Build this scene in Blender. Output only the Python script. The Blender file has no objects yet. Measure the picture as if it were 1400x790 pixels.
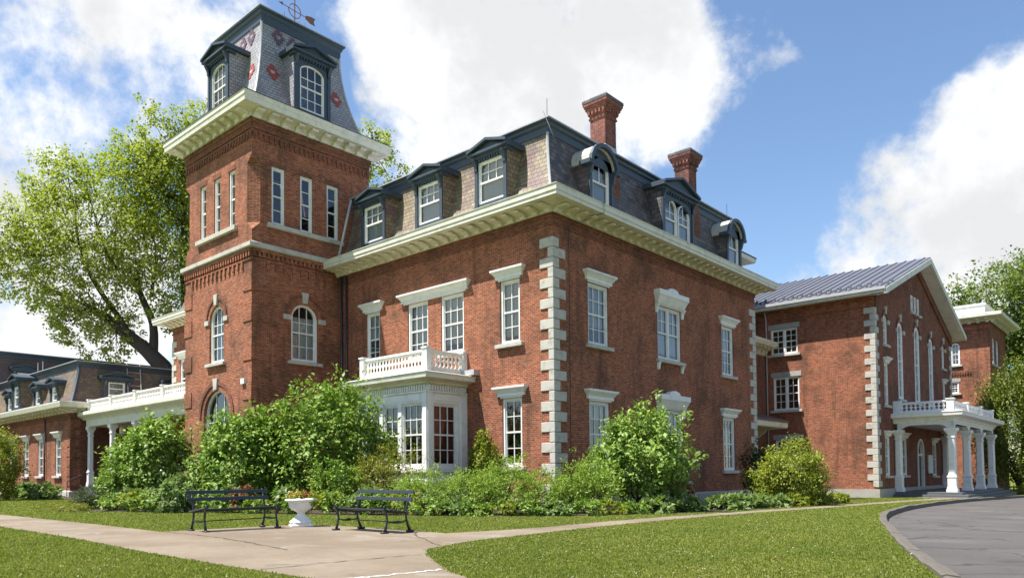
import bpy, bmesh, math, random
import numpy as np
from mathutils import Vector, Matrix
R = math.radians
sc = bpy.context.scene
col = sc.collection

# ---------------------------------------------------------------- camera, sky, sun, exposure
cd = bpy.data.cameras.new("camera"); cam = bpy.data.objects.new("camera", cd); col.objects.link(cam)
fw = Vector((-0.66540517, 0.74577227, 0.03255264)); rt = Vector((0.74593068, 0.66595714, -0.00940742)); up = Vector((0.02869445, -0.01802226, 0.99942575))
cam.matrix_world = Matrix(((rt.x, up.x, -fw.x, 17.488), (rt.y, up.y, -fw.y, -22.021), (rt.z, up.z, -fw.z, 1.3), (0, 0, 0, 1)))
cd.sensor_fit = 'HORIZONTAL'; cd.sensor_width = 36; cd.lens = 36 * 1020.24 / 1400
cd.shift_y = 0.1571; cd.clip_start = 0.1; cd.clip_end = 4000
sc.camera = cam
SUN_EL, SUN_AZ = R(64), R(31)          # sun stands in the -Y direction, swung AZ towards -X
sdir = Vector((-math.sin(SUN_AZ) * math.cos(SUN_EL), -math.cos(SUN_AZ) * math.cos(SUN_EL), math.sin(SUN_EL)))
SKY, SUN, EXPO, CLOUD = 0.088, 4.7, 1.12, 5.0
w = bpy.data.worlds.new("World"); sc.world = w; w.use_nodes = True
nt = w.node_tree; nt.nodes.clear()
def nd(t, typ, **k):
    n = t.nodes.new(typ)
    for a, b in k.items():
        if a.startswith('i_'):
            n.inputs[a[2:].replace('_', ' ')].default_value = b
        else: setattr(n, a, b)
    return n
def math_(t, op, a, b=None, c=None, clamp=False):
    n = t.nodes.new('ShaderNodeMath'); n.operation = op; n.use_clamp = clamp
    for i, v in enumerate((a, b, c)):
        if v is None: continue
        if isinstance(v, (int, float)): n.inputs[i].default_value = v
        else: t.links.new(v, n.inputs[i])
    return n.outputs[0]
def mapr(t, v, a, b, c=0.0, d=1.0, smooth=True):
    n = t.nodes.new('ShaderNodeMapRange'); n.interpolation_type = 'SMOOTHSTEP' if smooth else 'LINEAR'
    t.links.new(v, n.inputs[0])
    for i, x in zip((1, 2, 3, 4), (a, b, c, d)): n.inputs[i].default_value = x
    return n.outputs[0]
def mixc(t, f, a, b, mode='MIX'):
    n = t.nodes.new('ShaderNodeMix'); n.data_type = 'RGBA'; n.blend_type = mode
    for s, v in ((n.inputs[0], f), (n.inputs[6], a), (n.inputs[7], b)):
        if isinstance(v, (int, float)): s.default_value = v
        elif isinstance(v, tuple): s.default_value = (*v[:3], 1)
        else: t.links.new(v, s)
    return n.outputs[2]
def noise(t, vec, scale, detail=4, rough=.55, dist=0):
    n = t.nodes.new('ShaderNodeTexNoise'); n.inputs['Scale'].default_value = scale; n.inputs['Detail'].default_value = detail
    n.inputs['Roughness'].default_value = rough; n.inputs['Distortion'].default_value = dist
    if vec is not None: t.links.new(vec, n.inputs['Vector'])
    return n.outputs['Fac']
sky = nd(nt, 'ShaderNodeTexSky', sky_type='NISHITA', sun_disc=False)
sky.sun_elevation = SUN_EL; sky.sun_rotation = math.atan2(sdir.x, sdir.y); sky.air_density = 1.1; sky.dust_density = 0.15; sky.ozone_density = 3.6
tc = nd(nt, 'ShaderNodeTexCoord')
dirv = nd(nt, 'ShaderNodeVectorMath', operation='NORMALIZE'); nt.links.new(tc.outputs['Generated'], dirv.inputs[0]); dirv = dirv.outputs[0]
# clouds: noise on the sky direction, gathered round a few bearings
blobs = [((-.60, .635, .49), .17, 1), ((-.50, .725, .475), .13, 1), ((-.655, .60, .45), .11, .85), ((-.75, .45, .48), .09, .55), ((-.841, .309, .444), .12, .75),
         ((-.901, .251, .355), .12, .68), ((-.95, .259, .175), .20, .95), ((-.80, .37, .40), .10, .7), ((-.55, .72, .37), .11, .9), ((-.95, .02, .3), .25, .7),
         ((-.225, .92, .315), .075, .95), ((-.150, .923, .35), .08, 1), ((-.095, .914, .395), .07, .95), ((-.275, .925, .262), .055, .8), ((-.176, .951, .255), .11, .95), ((-.33, .93, .17), .10, .7), ((.05, .95, .28), .14, .8),
         ((.6, -.3, .6), .35, .7), ((-.6, -.6, .3), .3, .7)]
acc = None
for c, r, s in blobs:
    v = Vector(c).normalized()
    dt = nd(nt, 'ShaderNodeVectorMath', operation='DOT_PRODUCT'); nt.links.new(dirv, dt.inputs[0]); dt.inputs[1].default_value = v
    m_ = mapr(nt, dt.outputs['Value'], math.cos(r * 1.35), math.cos(r * .3), 0, s)
    acc = m_ if acc is None else math_(nt, 'MAXIMUM', acc, m_)
nz = noise(nt, dirv, 5.2, 12, .60, .06)
nz2 = noise(nt, dirv, 17, 8, .62, .05)
dens = math_(nt, 'ADD', math_(nt, 'MULTIPLY', acc, .80), math_(nt, 'MULTIPLY', math_(nt, 'SUBTRACT', nz, .5), 2.5))
dens = math_(nt, 'ADD', dens, math_(nt, 'MULTIPLY', math_(nt, 'SUBTRACT', nz2, .5), .8))
cmask = mapr(nt, dens, .26, .72)
shade = mapr(nt, noise(nt, dirv, 6.5, 8, .6, .05), .36, .62, .90, 1.16)
ccol = nd(nt, 'ShaderNodeVectorMath', operation='SCALE'); ccol.inputs[0].default_value = (.97 * CLOUD, .985 * CLOUD, 1.0 * CLOUD); nt.links.new(shade, ccol.inputs['Scale'])
mx = mixc(nt, cmask, sky.outputs[0], ccol.outputs[0])
bg = nd(nt, 'ShaderNodeBackground'); bg.inputs[1].default_value = SKY; nt.links.new(mx, bg.inputs[0])
wo = nd(nt, 'ShaderNodeOutputWorld'); nt.links.new(bg.outputs[0], wo.inputs[0])
sd = bpy.data.lights.new("sun", 'SUN'); sd.energy = SUN; sd.angle = R(.53); sd.color = (1, .955, .88)
so = bpy.data.objects.new("sun", sd); col.objects.link(so); so.rotation_euler = sdir.to_track_quat('Z', 'Y').to_euler(); so.location = (0, -30, 60)
sc.view_settings.view_transform = 'Standard'; sc.view_settings.look = 'None'; sc.view_settings.gamma = 1; sc.view_settings.exposure = EXPO
sc.view_settings.use_curve_mapping = False
sc.cycles.max_bounces = 8; sc.cycles.transparent_max_bounces = 12; sc.cycles.diffuse_bounces = 4; sc.cycles.sample_clamp_indirect = 8
try: sc.cycles.use_denoising = True
except Exception: pass

# ---------------------------------------------------------------- materials
MATS = {}
def new_mat(name):
    m = bpy.data.materials.new(name); m.use_nodes = True; t = m.node_tree
    b = t.nodes['Principled BSDF']; MATS[name] = m
    return m, t, b
def pos(t): return t.nodes.new('ShaderNodeNewGeometry').outputs['Position']
def bump(t, b, h, dist=.02, st=.6):
    n = t.nodes.new('ShaderNodeBump'); n.inputs['Distance'].default_value = dist; n.inputs['Strength'].default_value = st
    t.links.new(h, n.inputs['Height']); t.links.new(n.outputs[0], b.inputs['Normal'])
def uvw(t):
    g = t.nodes.new('ShaderNodeNewGeometry')
    s = t.nodes.new('ShaderNodeSeparateXYZ'); t.links.new(g.outputs['Position'], s.inputs[0])
    n = t.nodes.new('ShaderNodeSeparateXYZ'); t.links.new(g.outputs['True Normal'], n.inputs[0])
    f = math_(t, 'GREATER_THAN', math_(t, 'ABSOLUTE', n.outputs[0]), math_(t, 'ABSOLUTE', n.outputs[1]))
    mu = t.nodes.new('ShaderNodeMix'); t.links.new(f, mu.inputs[0]); t.links.new(s.outputs[0], mu.inputs[2]); t.links.new(s.outputs[1], mu.inputs[3])
    c = t.nodes.new('ShaderNodeCombineXYZ'); t.links.new(mu.outputs[0], c.inputs[0]); t.links.new(s.outputs[2], c.inputs[1])
    return c.outputs[0], g.outputs['Position'], s.outputs[2], mu.outputs[0]
def brick_mat(name, c1, c2, mortar, stain=(.10, .055, .035), bw=.215, bh=.076, ms=.0075, pale=.35):
    m, t, b = new_mat(name); v, p, z, u = uvw(t)
    br = t.nodes.new('ShaderNodeTexBrick'); t.links.new(v, br.inputs['Vector'])
    br.inputs['Scale'].default_value = 1; br.inputs['Brick Width'].default_value = bw; br.inputs['Row Height'].default_value = bh
    br.inputs['Mortar Size'].default_value = ms; br.inputs['Mortar Smooth'].default_value = .2; br.inputs['Bias'].default_value = -.1
    br.inputs['Color1'].default_value = (*c1, 1); br.inputs['Color2'].default_value = (*c2, 1); br.inputs['Mortar'].default_value = (*mortar, 1)
    big = noise(t, p, .55, 6, .62); mid = noise(t, p, 3.1, 5, .6); fine = noise(t, p, 26, 3, .6)
    c = mixc(t, mapr(t, big, .44, .68, 0, .7), br.outputs['Color'], stain, 'MIX')
    c = mixc(t, mapr(t, mid, .52, .78, 0, pale), c, mortar, 'MIX')
    # streaks that run down the wall
    mp = t.nodes.new('ShaderNodeMapping'); mp.inputs['Scale'].default_value = (1.3, 1.3, .12); t.links.new(p, mp.inputs[0])
    st = noise(t, mp.outputs[0], 1.6, 5, .6)
    c = mixc(t, mapr(t, st, .50, .74, 0, .62), c, stain)
    c = mixc(t, 1.0, c, mixc(t, fine, (.72, .72, .72), (1.2, 1.2, 1.2)), 'MULTIPLY')
    mq = t.nodes.new('ShaderNodeMapping'); mq.inputs['Scale'].default_value = (1.0, 1.0, 3.2); t.links.new(p, mq.inputs[0])
    mot = noise(t, mq.outputs[0], 4.2, 6, .75)
    c = mixc(t, 1.0, c, mixc(t, mapr(t, mot, .3, .7), (.60, .58, .60), (1.32, 1.32, 1.29)), 'MULTIPLY')
    t.links.new(c, b.inputs['Base Color']); b.inputs['Roughness'].default_value = .9; b.inputs['Specular IOR Level'].default_value = .2
    hh = math_(t, 'ADD', math_(t, 'SUBTRACT', 1.0, br.outputs['Fac']), math_(t, 'MULTIPLY', fine, .35))
    bump(t, b, hh, .012, .7)
    return m
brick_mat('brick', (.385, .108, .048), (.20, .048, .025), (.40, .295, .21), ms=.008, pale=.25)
brick_mat('brick_dark', (.25, .072, .040), (.155, .043, .026), (.28, .205, .15))  # darker trim brick; on walls turned from the sun its colour carries shade
brick_mat('brick_chimney', (.27, .085, .06), (.18, .055, .042), (.30, .23, .18), stain=(.05, .03, .03))
def paint_mat(name, c, rough=.55, dirt=(.5, .45, .33), amt=.35, sc_=2.2):
    m, t, b = new_mat(name); p = pos(t)
    n1 = noise(t, p, sc_, 6, .65); n2 = noise(t, p, 18, 4, .6)
    cc = mixc(t, mapr(t, n1, .45, .75, 0, amt), c, tuple(a * d for a, d in zip(c, dirt)))
    cc = mixc(t, mapr(t, n2, .3, .8, 0, .25), cc, tuple(a * .8 for a in c))
    t.links.new(cc, b.inputs['Base Color']); b.inputs['Roughness'].default_value = rough
    bump(t, b, n2, .004, .4)
    return m
paint_mat('white_paint', (.76, .75, .72), .5, (.62, .58, .5), .5, 3.0)
paint_mat('cream_paint', (.64, .60, .47), .6, (.52, .52, .38), .6, 1.6)
paint_mat('cornice_paint', (.66, .64, .54), .55, (.5, .5, .42), .6, 2.4)
paint_mat('bluegrey_paint', (.042, .062, .086), .5, (.6, .62, .65), .4)
paint_mat('stone', (.48, .455, .40), .85, (.45, .42, .38), .65, 3.5)
paint_mat('stone_grey', (.36, .34, .31), .9, (.55, .52, .48), .6, 2.2)
paint_mat('dark_metal', (.03, .032, .036), .5, (.7, .7, .7), .3)
paint_mat('bench_iron', (.018, .022, .026), .42, (1.5, 1.4, 1.3), .4, 6)
paint_mat('bench_slat', (.02, .026, .034), .38, (1.6, 1.5, 1.4), .5, 5)
paint_mat('urn_paint', (.80, .79, .77), .6, (.62, .6, .55), .45, 6)
paint_mat('red_brown', (.16, .04, .025), .6, (.5, .5, .5), .4)
paint_mat('flashing', (.42, .42, .43), .4, (.6, .6, .6), .4)
paint_mat('unlit_interior', (.03, .026, .024), .9)
paint_mat('dark_door', (.02, .022, .022), .5)
paint_mat('blind', (.62, .61, .58), .9, (.6, .6, .6), .4, 4)
paint_mat('curtain_red', (.22, .05, .03), .9, (.5, .5, .5), .5, 3)
paint_mat('notice_white', (.75, .74, .70), .6)
paint_mat('bark', (.05, .038, .03), .95, (.4, .4, .4), .6, 5)
paint_mat('porch_floor', (.10, .105, .11), .6)
paint_mat('red_slate', (.33, .06, .055), .6, (.6, .5, .5), .4, 6)
paint_mat('purple_slate', (.13, .07, .10), .6)
paint_mat('pale_slate', (.42, .39, .36), .6, (.7, .65, .6), .4, 6)
paint_mat('petal_red', (.55, .06, .05), .6); paint_mat('petal_yellow', (.62, .5, .12), .6)
paint_mat('rust', (.17, .085, .055), .7, (.5, .5, .5), .5, 8)
def slate_mat(name, c1, c2, gap, band, w_=.24, h_=.19, zb=(12.0, 12.55), ramp=.5):
    m, t, b = new_mat(name); v, p, z, u = uvw(t)
    br = t.nodes.new('ShaderNodeTexBrick'); t.links.new(v, br.inputs['Vector'])
    br.inputs['Scale'].default_value = 1; br.inputs['Brick Width'].default_value = w_; br.inputs['Row Height'].default_value = h_
    br.inputs['Mortar Size'].default_value = .009; br.inputs['Mortar Smooth'].default_value = .1; br.inputs['Bias'].default_value = 0
    br.inputs['Color1'].default_value = (*c1, 1); br.inputs['Color2'].default_value = (*c2, 1); br.inputs['Mortar'].default_value = (*gap, 1)
    n = noise(t, p, .9, 4, .6); n2 = noise(t, p, 6, 4, .6)
    zz = math_(t, 'ADD', z, math_(t, 'MULTIPLY', math_(t, 'SUBTRACT', n2, .5), .25))
    low = mapr(t, zz, zb[0] + .35, zb[1], 1, 0)
    f = math_(t, 'MAXIMUM', math_(t, 'MULTIPLY', low, .85), mapr(t, n, .52, .62, 0, ramp))
    c = mixc(t, f, br.outputs['Color'], mixc(t, 1.0, band, mixc(t, n2, (.7, .7, .7), (1.3, 1.3, 1.3)), 'MULTIPLY'))
    c = mixc(t, math_(t, 'MULTIPLY', br.outputs['Fac'], .9), c, gap)
    t.links.new(c, b.inputs['Base Color']); b.inputs['Roughness'].default_value = .55
    fr = math_(t, 'FRACT', math_(t, 'DIVIDE', z, h_))
    bump(t, b, math_(t, 'ADD', math_(t, 'SUBTRACT', 1.0, br.outputs['Fac']), math_(t, 'MULTIPLY', fr, -.8)), .02, .7)
    return m
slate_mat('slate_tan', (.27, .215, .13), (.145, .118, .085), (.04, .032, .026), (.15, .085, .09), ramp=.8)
slate_mat('slate_dark', (.15, .135, .12), (.055, .05, .054), (.012, .012, .013), (.12, .075, .075), .3, .2)  # dark slate; on the house mansard its colour carries the shade
slate_mat('slate_grey', (.37, .36, .36), (.25, .255, .275), (.07, .07, .08), (.30, .18, .20), .22, .16, (18.5, 19.3), .35)
slate_mat('slate_wing', (.22, .165, .10), (.13, .10, .075), (.035, .03, .025), (.14, .075, .08), .24, .19, (6.3, 7.0))
def glass_mat():
    m, t, b = new_mat('glass'); t.nodes.remove(b); out = t.nodes['Material Output']
    lw = t.nodes.new('ShaderNodeFresnel'); lw.inputs[0].default_value = 1.5
    f = math_(t, 'ADD', math_(t, 'MULTIPLY', lw.outputs[0], 1.1), .06, clamp=True)
    tr = nd(t, 'ShaderNodeBsdfTransparent'); tr.inputs[0].default_value = (.72, .76, .78, 1)
    gl = nd(t, 'ShaderNodeBsdfGlossy'); gl.inputs['Roughness'].default_value = .03; gl.inputs[0].default_value = (.9, .93, .95, 1)
    n_ = t.nodes.new('ShaderNodeBump'); n_.inputs['Distance'].default_value = .01; n_.inputs['Strength'].default_value = .25
    t.links.new(noise(t, pos(t), 2.5, 2, .5), n_.inputs['Height']); t.links.new(n_.outputs[0], gl.inputs['Normal'])
    mx = nd(t, 'ShaderNodeMixShader'); t.links.new(f, mx.inputs[0]); t.links.new(tr.outputs[0], mx.inputs[1]); t.links.new(gl.outputs[0], mx.inputs[2])
    t.links.new(mx.outputs[0], out.inputs[0])
glass_mat()
def metal_roof():
    m, t, b = new_mat('metal_roof'); p = pos(t)
    n = noise(t, p, .8, 6, .6); n2 = noise(t, p, 9, 4, .6)
    c = mixc(t, n, (.11, .115, .135), (.20, .20, .225)); c = mixc(t, mapr(t, n2, .5, .8, 0, .5), c, (.13, .11, .11))
    t.links.new(c, b.inputs['Base Color']); b.inputs['Roughness'].default_value = .45; b.inputs['Metallic'].default_value = .35
    bump(t, b, n2, .006, .4)
metal_roof()
def leaf_mat(name, cols, trans=.2, rough=.5, spec=.25):
    m, t, b = new_mat(name); out = t.nodes['Material Output']
    g = t.nodes.new('ShaderNodeNewGeometry'); cr = t.nodes.new('ShaderNodeValToRGB')
    e = cr.color_ramp.elements; e[0].color = (*cols[0], 1); e[1].color = (*cols[-1], 1)
    for i, c in enumerate(cols[1:-1]): k = e.new((i + 1) / (len(cols) - 1)); k.color = (*c, 1)
    t.links.new(g.outputs['Random Per Island'], cr.inputs[0])
    t.links.new(cr.outputs[0], b.inputs['Base Color']); b.inputs['Roughness'].default_value = rough; b.inputs['Specular IOR Level'].default_value = spec
    tl = nd(t, 'ShaderNodeBsdfTranslucent'); t.links.new(mixc(t, 1.0, cr.outputs[0], (1.35, 1.45, .7), 'MULTIPLY'), tl.inputs[0])
    mx = nd(t, 'ShaderNodeMixShader'); mx.inputs[0].default_value = trans
    t.links.new(b.outputs[0], mx.inputs[1]); t.links.new(tl.outputs[0], mx.inputs[2]); t.links.new(mx.outputs[0], out.inputs[0])
leaf_mat('leaf_viburnum', [(0.116, 0.202, 0.028), (0.186, 0.287, 0.044), (0.296, 0.389, 0.093)])
leaf_mat('leaf_lilac', [(0.101, 0.186, 0.023), (0.171, 0.271, 0.037), (0.279, 0.373, 0.078)])
leaf_mat('leaf_dogwood', [(0.127, 0.223, 0.03), (0.194, 0.297, 0.051), (0.312, 0.386, 0.119)])
leaf_mat('leaf_yew', [(.11, .135, .016), (.19, .20, .024), (.27, .26, .04)], .2)
leaf_mat('leaf_spirea', [(0.124, 0.217, 0.028), (0.202, 0.302, 0.04), (0.296, 0.358, 0.078)], .3)
leaf_mat('leaf_hosta', [(.10, .17, .045), (.16, .235, .065), (.26, .31, .15)], .3)
leaf_mat('leaf_bright', [(0.134, 0.185, 0.018), (0.213, 0.252, 0.029), (0.302, 0.314, 0.045)], .3)
leaf_mat('leaf_dark', [(.02, .04, .010), (.04, .065, .012), (.07, .085, .02)], .2)
leaf_mat('leaf_tree', [(.165, .215, .028), (.235, .28, .042), (.34, .36, .08)], .45)
leaf_mat('leaf_chestnut', [(0.06, 0.112, 0.018), (0.112, 0.165, 0.027), (0.195, 0.225, 0.045)], .3)
leaf_mat('leaf_cedar', [(0.072, 0.12, 0.016), (0.128, 0.168, 0.022), (0.208, 0.224, 0.032)], .15)
leaf_mat('leaf_red', [(.16, .07, .03), (.22, .09, .04), (.13, .12, .03)], .25)
leaf_mat('blossom', [(.65, .62, .5), (.7, .66, .6), (.6, .5, .45)], .2)
leaf_mat('grass_blade', [(.125, .17, .020), (.17, .205, .032), (.205, .225, .048), (.25, .235, .09)], .35, .5, .3)
def vary_grass():      # drier and lusher patches across the lawn
    t = MATS['grass_blade'].node_tree; p = pos(t); b = t.nodes['Principled BSDF']; src = b.inputs['Base Color'].links[0].from_socket
    a = noise(t, p, .45, 6, .65); f = noise(t, p, 2.6, 5, .65)
    c = mixc(t, 1.0, src, mixc(t, mapr(t, a, .36, .66), (.92, 1.02, .86), (1.32, 1.24, 1.22)), 'MULTIPLY')
    c = mixc(t, mapr(t, f, .56, .76, 0, .4), c, (.30, .28, .10)); t.links.new(c, b.inputs['Base Color'])
vary_grass()
def ground_mats():
    m, t, b = new_mat('lawn'); p = pos(t)
    a = noise(t, p, .35, 5, .6); f = noise(t, p, 11, 5, .7); ff = noise(t, p, 70, 3, .7)
    c = mixc(t, mapr(t, a, .35, .68), (.125, .168, .02), (.19, .212, .04))
    c = mixc(t, mapr(t, f, .45, .75, 0, .6), c, (.18, .18, .055))
    c = mixc(t, mapr(t, ff, .45, .8, 0, .5), c, (.05, .085, .01))
    t.links.new(c, b.inputs['Base Color']); b.inputs['Roughness'].default_value = .9; b.inputs['Specular IOR Level'].default_value = .1
    bump(t, b, math_(t, 'ADD', f, ff), .05, .8)
    m, t, b = new_mat('soil'); p = pos(t); f = noise(t, p, 14, 6, .7)
    t.links.new(mixc(t, f, (.03, .02, .014), (.085, .06, .04)), b.inputs['Base Color']); b.inputs['Roughness'].default_value = 1; bump(t, b, f, .06, 1)
    m, t, b = new_mat('concrete'); p = pos(t)
    a = noise(t, p, .5, 6, .62); f = noise(t, p, 5, 6, .65); ff = noise(t, p, 90, 3, .7)
    c = mixc(t, mapr(t, a, .35, .7), (.175, .132, .088), (.245, .195, .138)); c = mixc(t, mapr(t, f, .5, .8, 0, .5), c, (.135, .105, .08))
    wp = noise(t, p, .9, 7, .7, .6); c = mixc(t, mapr(t, wp, .55, .66, 0, .55), c, (.285, .26, .215)); c = mixc(t, mapr(t, noise(t, p, 1.7, 6, .7, .3), .56, .72, 0, .6), c, (.12, .092, .068))
    c = mixc(t, 1.0, c, mixc(t, ff, (.68, .68, .68), (1.28, 1.28, 1.28)), 'MULTIPLY')
    t.links.new(c, b.inputs['Base Color']); b.inputs['Roughness'].default_value = .9; bump(t, b, math_(t, 'ADD', f, ff), .014, .7)
    m, t, b = new_mat('joint'); b.inputs['Base Color'].default_value = (.07, .055, .04, 1); b.inputs['Roughness'].default_value = 1
    m, t, b = new_mat('asphalt'); p = pos(t)
    a = noise(t, p, .3, 6, .65); f = noise(t, p, 55, 4, .75); vo = t.nodes.new('ShaderNodeTexVoronoi'); vo.feature = 'DISTANCE_TO_EDGE'; vo.inputs['Scale'].default_value = .38
    mpv = nd(t, 'ShaderNodeVectorMath', operation='ADD'); t.links.new(p, mpv.inputs[0])
    nv = t.nodes.new('ShaderNodeTexNoise'); nv.inputs['Scale'].default_value = 1.2; nv.inputs['Detail'].default_value = 5; t.links.new(p, nv.inputs['Vector']); t.links.new(nv.outputs['Color'], mpv.inputs[1]); t.links.new(mpv.outputs[0], vo.inputs['Vector'])
    c = mixc(t, mapr(t, a, .35, .7), (.056, .050, .046), (.09, .081, .074)); c = mixc(t, mapr(t, f, .3, .8, 0, .7), c, (.14, .127, .117)); c = mixc(t, mapr(t, noise(t, p, 1.1, 7, .7, .4), .54, .7, 0, .55), c, (.03, .029, .03)); c = mixc(t, mapr(t, noise(t, p, .6, 5, .6), .58, .72, 0, .5), c, (.13, .118, .105))
    c = mixc(t, mapr(t, vo.outputs['Distance'], 0, .022, .7, 0), c, (.02, .019, .019))
    t.links.new(c, b.inputs['Base Color']); b.inputs['Roughness'].default_value = .9; bump(t, b, f, .015, .7)
    m, t, b = new_mat('kerb'); p = pos(t); f = noise(t, p, 9, 6, .7)
    t.links.new(mixc(t, f, (.06, .052, .042), (.17, .148, .118)), b.inputs['Base Color']); b.inputs['Roughness'].default_value = .95; bump(t, b, f, .03, .8)
ground_mats()

# ---------------------------------------------------------------- mesh helpers
def fr(ox, oy, u, n):
    return lambda a, c, z: (ox + u[0] * a + n[0] * c, oy + u[1] * a + n[1] * c, z)
def F_S(y): return fr(0, y, (1, 0), (0, -1))     # wall facing -Y at y ; u = x
def F_E(x): return fr(x, 0, (0, 1), (1, 0))      # wall facing +X at x ; u = y
def F_N(y): return fr(0, y, (1, 0), (0, 1))
def F_W(x): return fr(x, 0, (0, 1), (-1, 0))
class MB:
    def __init__(s): s.v = []; s.f = []; s.m = []; s.mats = []; s.cur = 0
    def mat(s, name):
        if name not in s.mats: s.mats.append(name)
        s.cur = s.mats.index(name); return s
    def poly(s, pts):
        i = len(s.v); s.v += [tuple(p) for p in pts]; s.f.append(list(range(i, i + len(pts)))); s.m.append(s.cur)
    def hexa(s, p):          # 8 points: 0-3 bottom ring, 4-7 top ring
        i = len(s.v); s.v += [tuple(q) for q in p]
        for f in ((3, 2, 1, 0), (4, 5, 6, 7), (0, 1, 5, 4), (1, 2, 6, 5), (2, 3, 7, 6), (3, 0, 4, 7)):
            s.f.append([i + k for k in f]); s.m.append(s.cur)
    def box(s, x0, x1, y0, y1, z0, z1):
        s.hexa([(x0, y0, z0), (x1, y0, z0), (x1, y1, z0), (x0, y1, z0), (x0, y0, z1), (x1, y0, z1), (x1, y1, z1), (x0, y1, z1)])
    def fbox(s, F, u0, u1, n0, n1, z0, z1):
        s.hexa([F(u0, n0, z0), F(u1, n0, z0), F(u1, n1, z0), F(u0, n1, z0), F(u0, n0, z1), F(u1, n0, z1), F(u1, n1, z1), F(u0, n1, z1)])
    def frust(s, F, a, za, b, zb):   # a,b = (u0,u1,n0,n1)
        s.hexa([F(a[0], a[2], za), F(a[1], a[2], za), F(a[1], a[3], za), F(a[0], a[3], za), F(b[0], b[2], zb), F(b[1], b[2], zb), F(b[1], b[3], zb), F(b[0], b[3], zb)])
    def prism(s, F, pts, n0, n1):    # pts = [(u,z)...] extruded along n
        k = len(pts); i = len(s.v)
        s.v += [F(u, n0, z) for u, z in pts] + [F(u, n1, z) for u, z in pts]
        s.f.append(list(range(i, i + k))); s.m.append(s.cur); s.f.append(list(range(i + k, i + 2 * k))[::-1]); s.m.append(s.cur)
        for j in range(k): s.f.append([i + j, i + (j + 1) % k, i + k + (j + 1) % k, i + k + j]); s.m.append(s.cur)
    def nprism(s, F, pts, u0, u1):   # pts = [(n,z)...] extruded along u
        s.prism(lambda a, c, z: F(c, a, z), pts, u0, u1)
    def rings(s, rings, closed=True, caps=True):
        k = len(rings[0]); i = len(s.v)
        for r in rings: s.v += [tuple(p) for p in r]
        for a in range(len(rings) - 1):
            for j in range(k if closed else k - 1):
                s.f.append([i + a * k + j, i + a * k + (j + 1) % k, i + (a + 1) * k + (j + 1) % k, i + (a + 1) * k + j]); s.m.append(s.cur)
        if caps:
            s.f.append([i + j for j in range(k)][::-1]); s.m.append(s.cur); s.f.append([i + (len(rings) - 1) * k + j for j in range(k)]); s.m.append(s.cur)
    def tube(s, pts, rad, k=8):
        pts = [Vector(p) for p in pts]; rs = []
        for i, p in enumerate(pts):
            d = (pts[min(i + 1, len(pts) - 1)] - pts[max(i - 1, 0)]).normalized()
            a = d.orthogonal().normalized() if i == 0 else (a - d * a.dot(d)).normalized()
            b = d.cross(a); r = rad[i] if isinstance(rad, (list, tuple)) else rad
            rs.append([p + (a * math.cos(2 * math.pi * j / k) + b * math.sin(2 * math.pi * j / k)) * r for j in range(k)])
        s.rings(rs)
    def lathe(s, c, prof, k=16, rot=0):
        s.rings([[(c[0] + r * math.cos(2 * math.pi * j / k + rot), c[1] + r * math.sin(2 * math.pi * j / k + rot), c[2] + z) for j in range(k)] for r, z in prof])
    def build(s, name, parent=None, mat=None, smooth=False, local=False, recalc=True, inv=None, bevel=0):
        me = bpy.data.meshes.new(name); me.from_pydata(s.v, [], s.f)
        for n in (s.mats or [mat]): me.materials.append(MATS[n])
        if s.mats: me.polygons.foreach_set('material_index', s.m)
        if recalc:
            bm = bmesh.new(); bm.from_mesh(me); bmesh.ops.recalc_face_normals(bm, faces=bm.faces); bm.to_mesh(me); bm.free()
        if smooth: me.polygons.foreach_set('use_smooth', [True] * len(me.polygons))
        o = bpy.data.objects.new(name, me); col.objects.link(o)
        if bevel:
            md = o.modifiers.new('bevel', 'BEVEL'); md.width = bevel; md.segments = 1; md.limit_method = 'ANGLE'
        attach(o, parent, local)
        return o
BASE = {}
def attach(o, parent, local=False):
    if parent is None: return
    o.parent = parent
    if not local and parent.name in BASE: o.matrix_parent_inverse = Matrix.Translation(-Vector(BASE[parent.name]))
def thing(name, label, cat, loc, group=None):
    o = bpy.data.objects.new(name, None); col.objects.link(o); o.location = loc; o.empty_display_size = .3
    BASE[o.name] = loc; tag(o, label, cat, group); return o
def tag(o, label=None, cat=None, group=None, kind=None):
    for k, v in (('label', label), ('category', cat), ('group', group), ('kind', kind)):
        if v: o[k] = v
    return o
def arch_pts(a, b, d, rise, k=10):
    c, r = (a + b) / 2, (b - a) / 2
    return [(c - r * math.cos(math.pi * i / k), d + rise * math.sin(math.pi * i / k)) for i in range(k + 1)]
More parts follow.
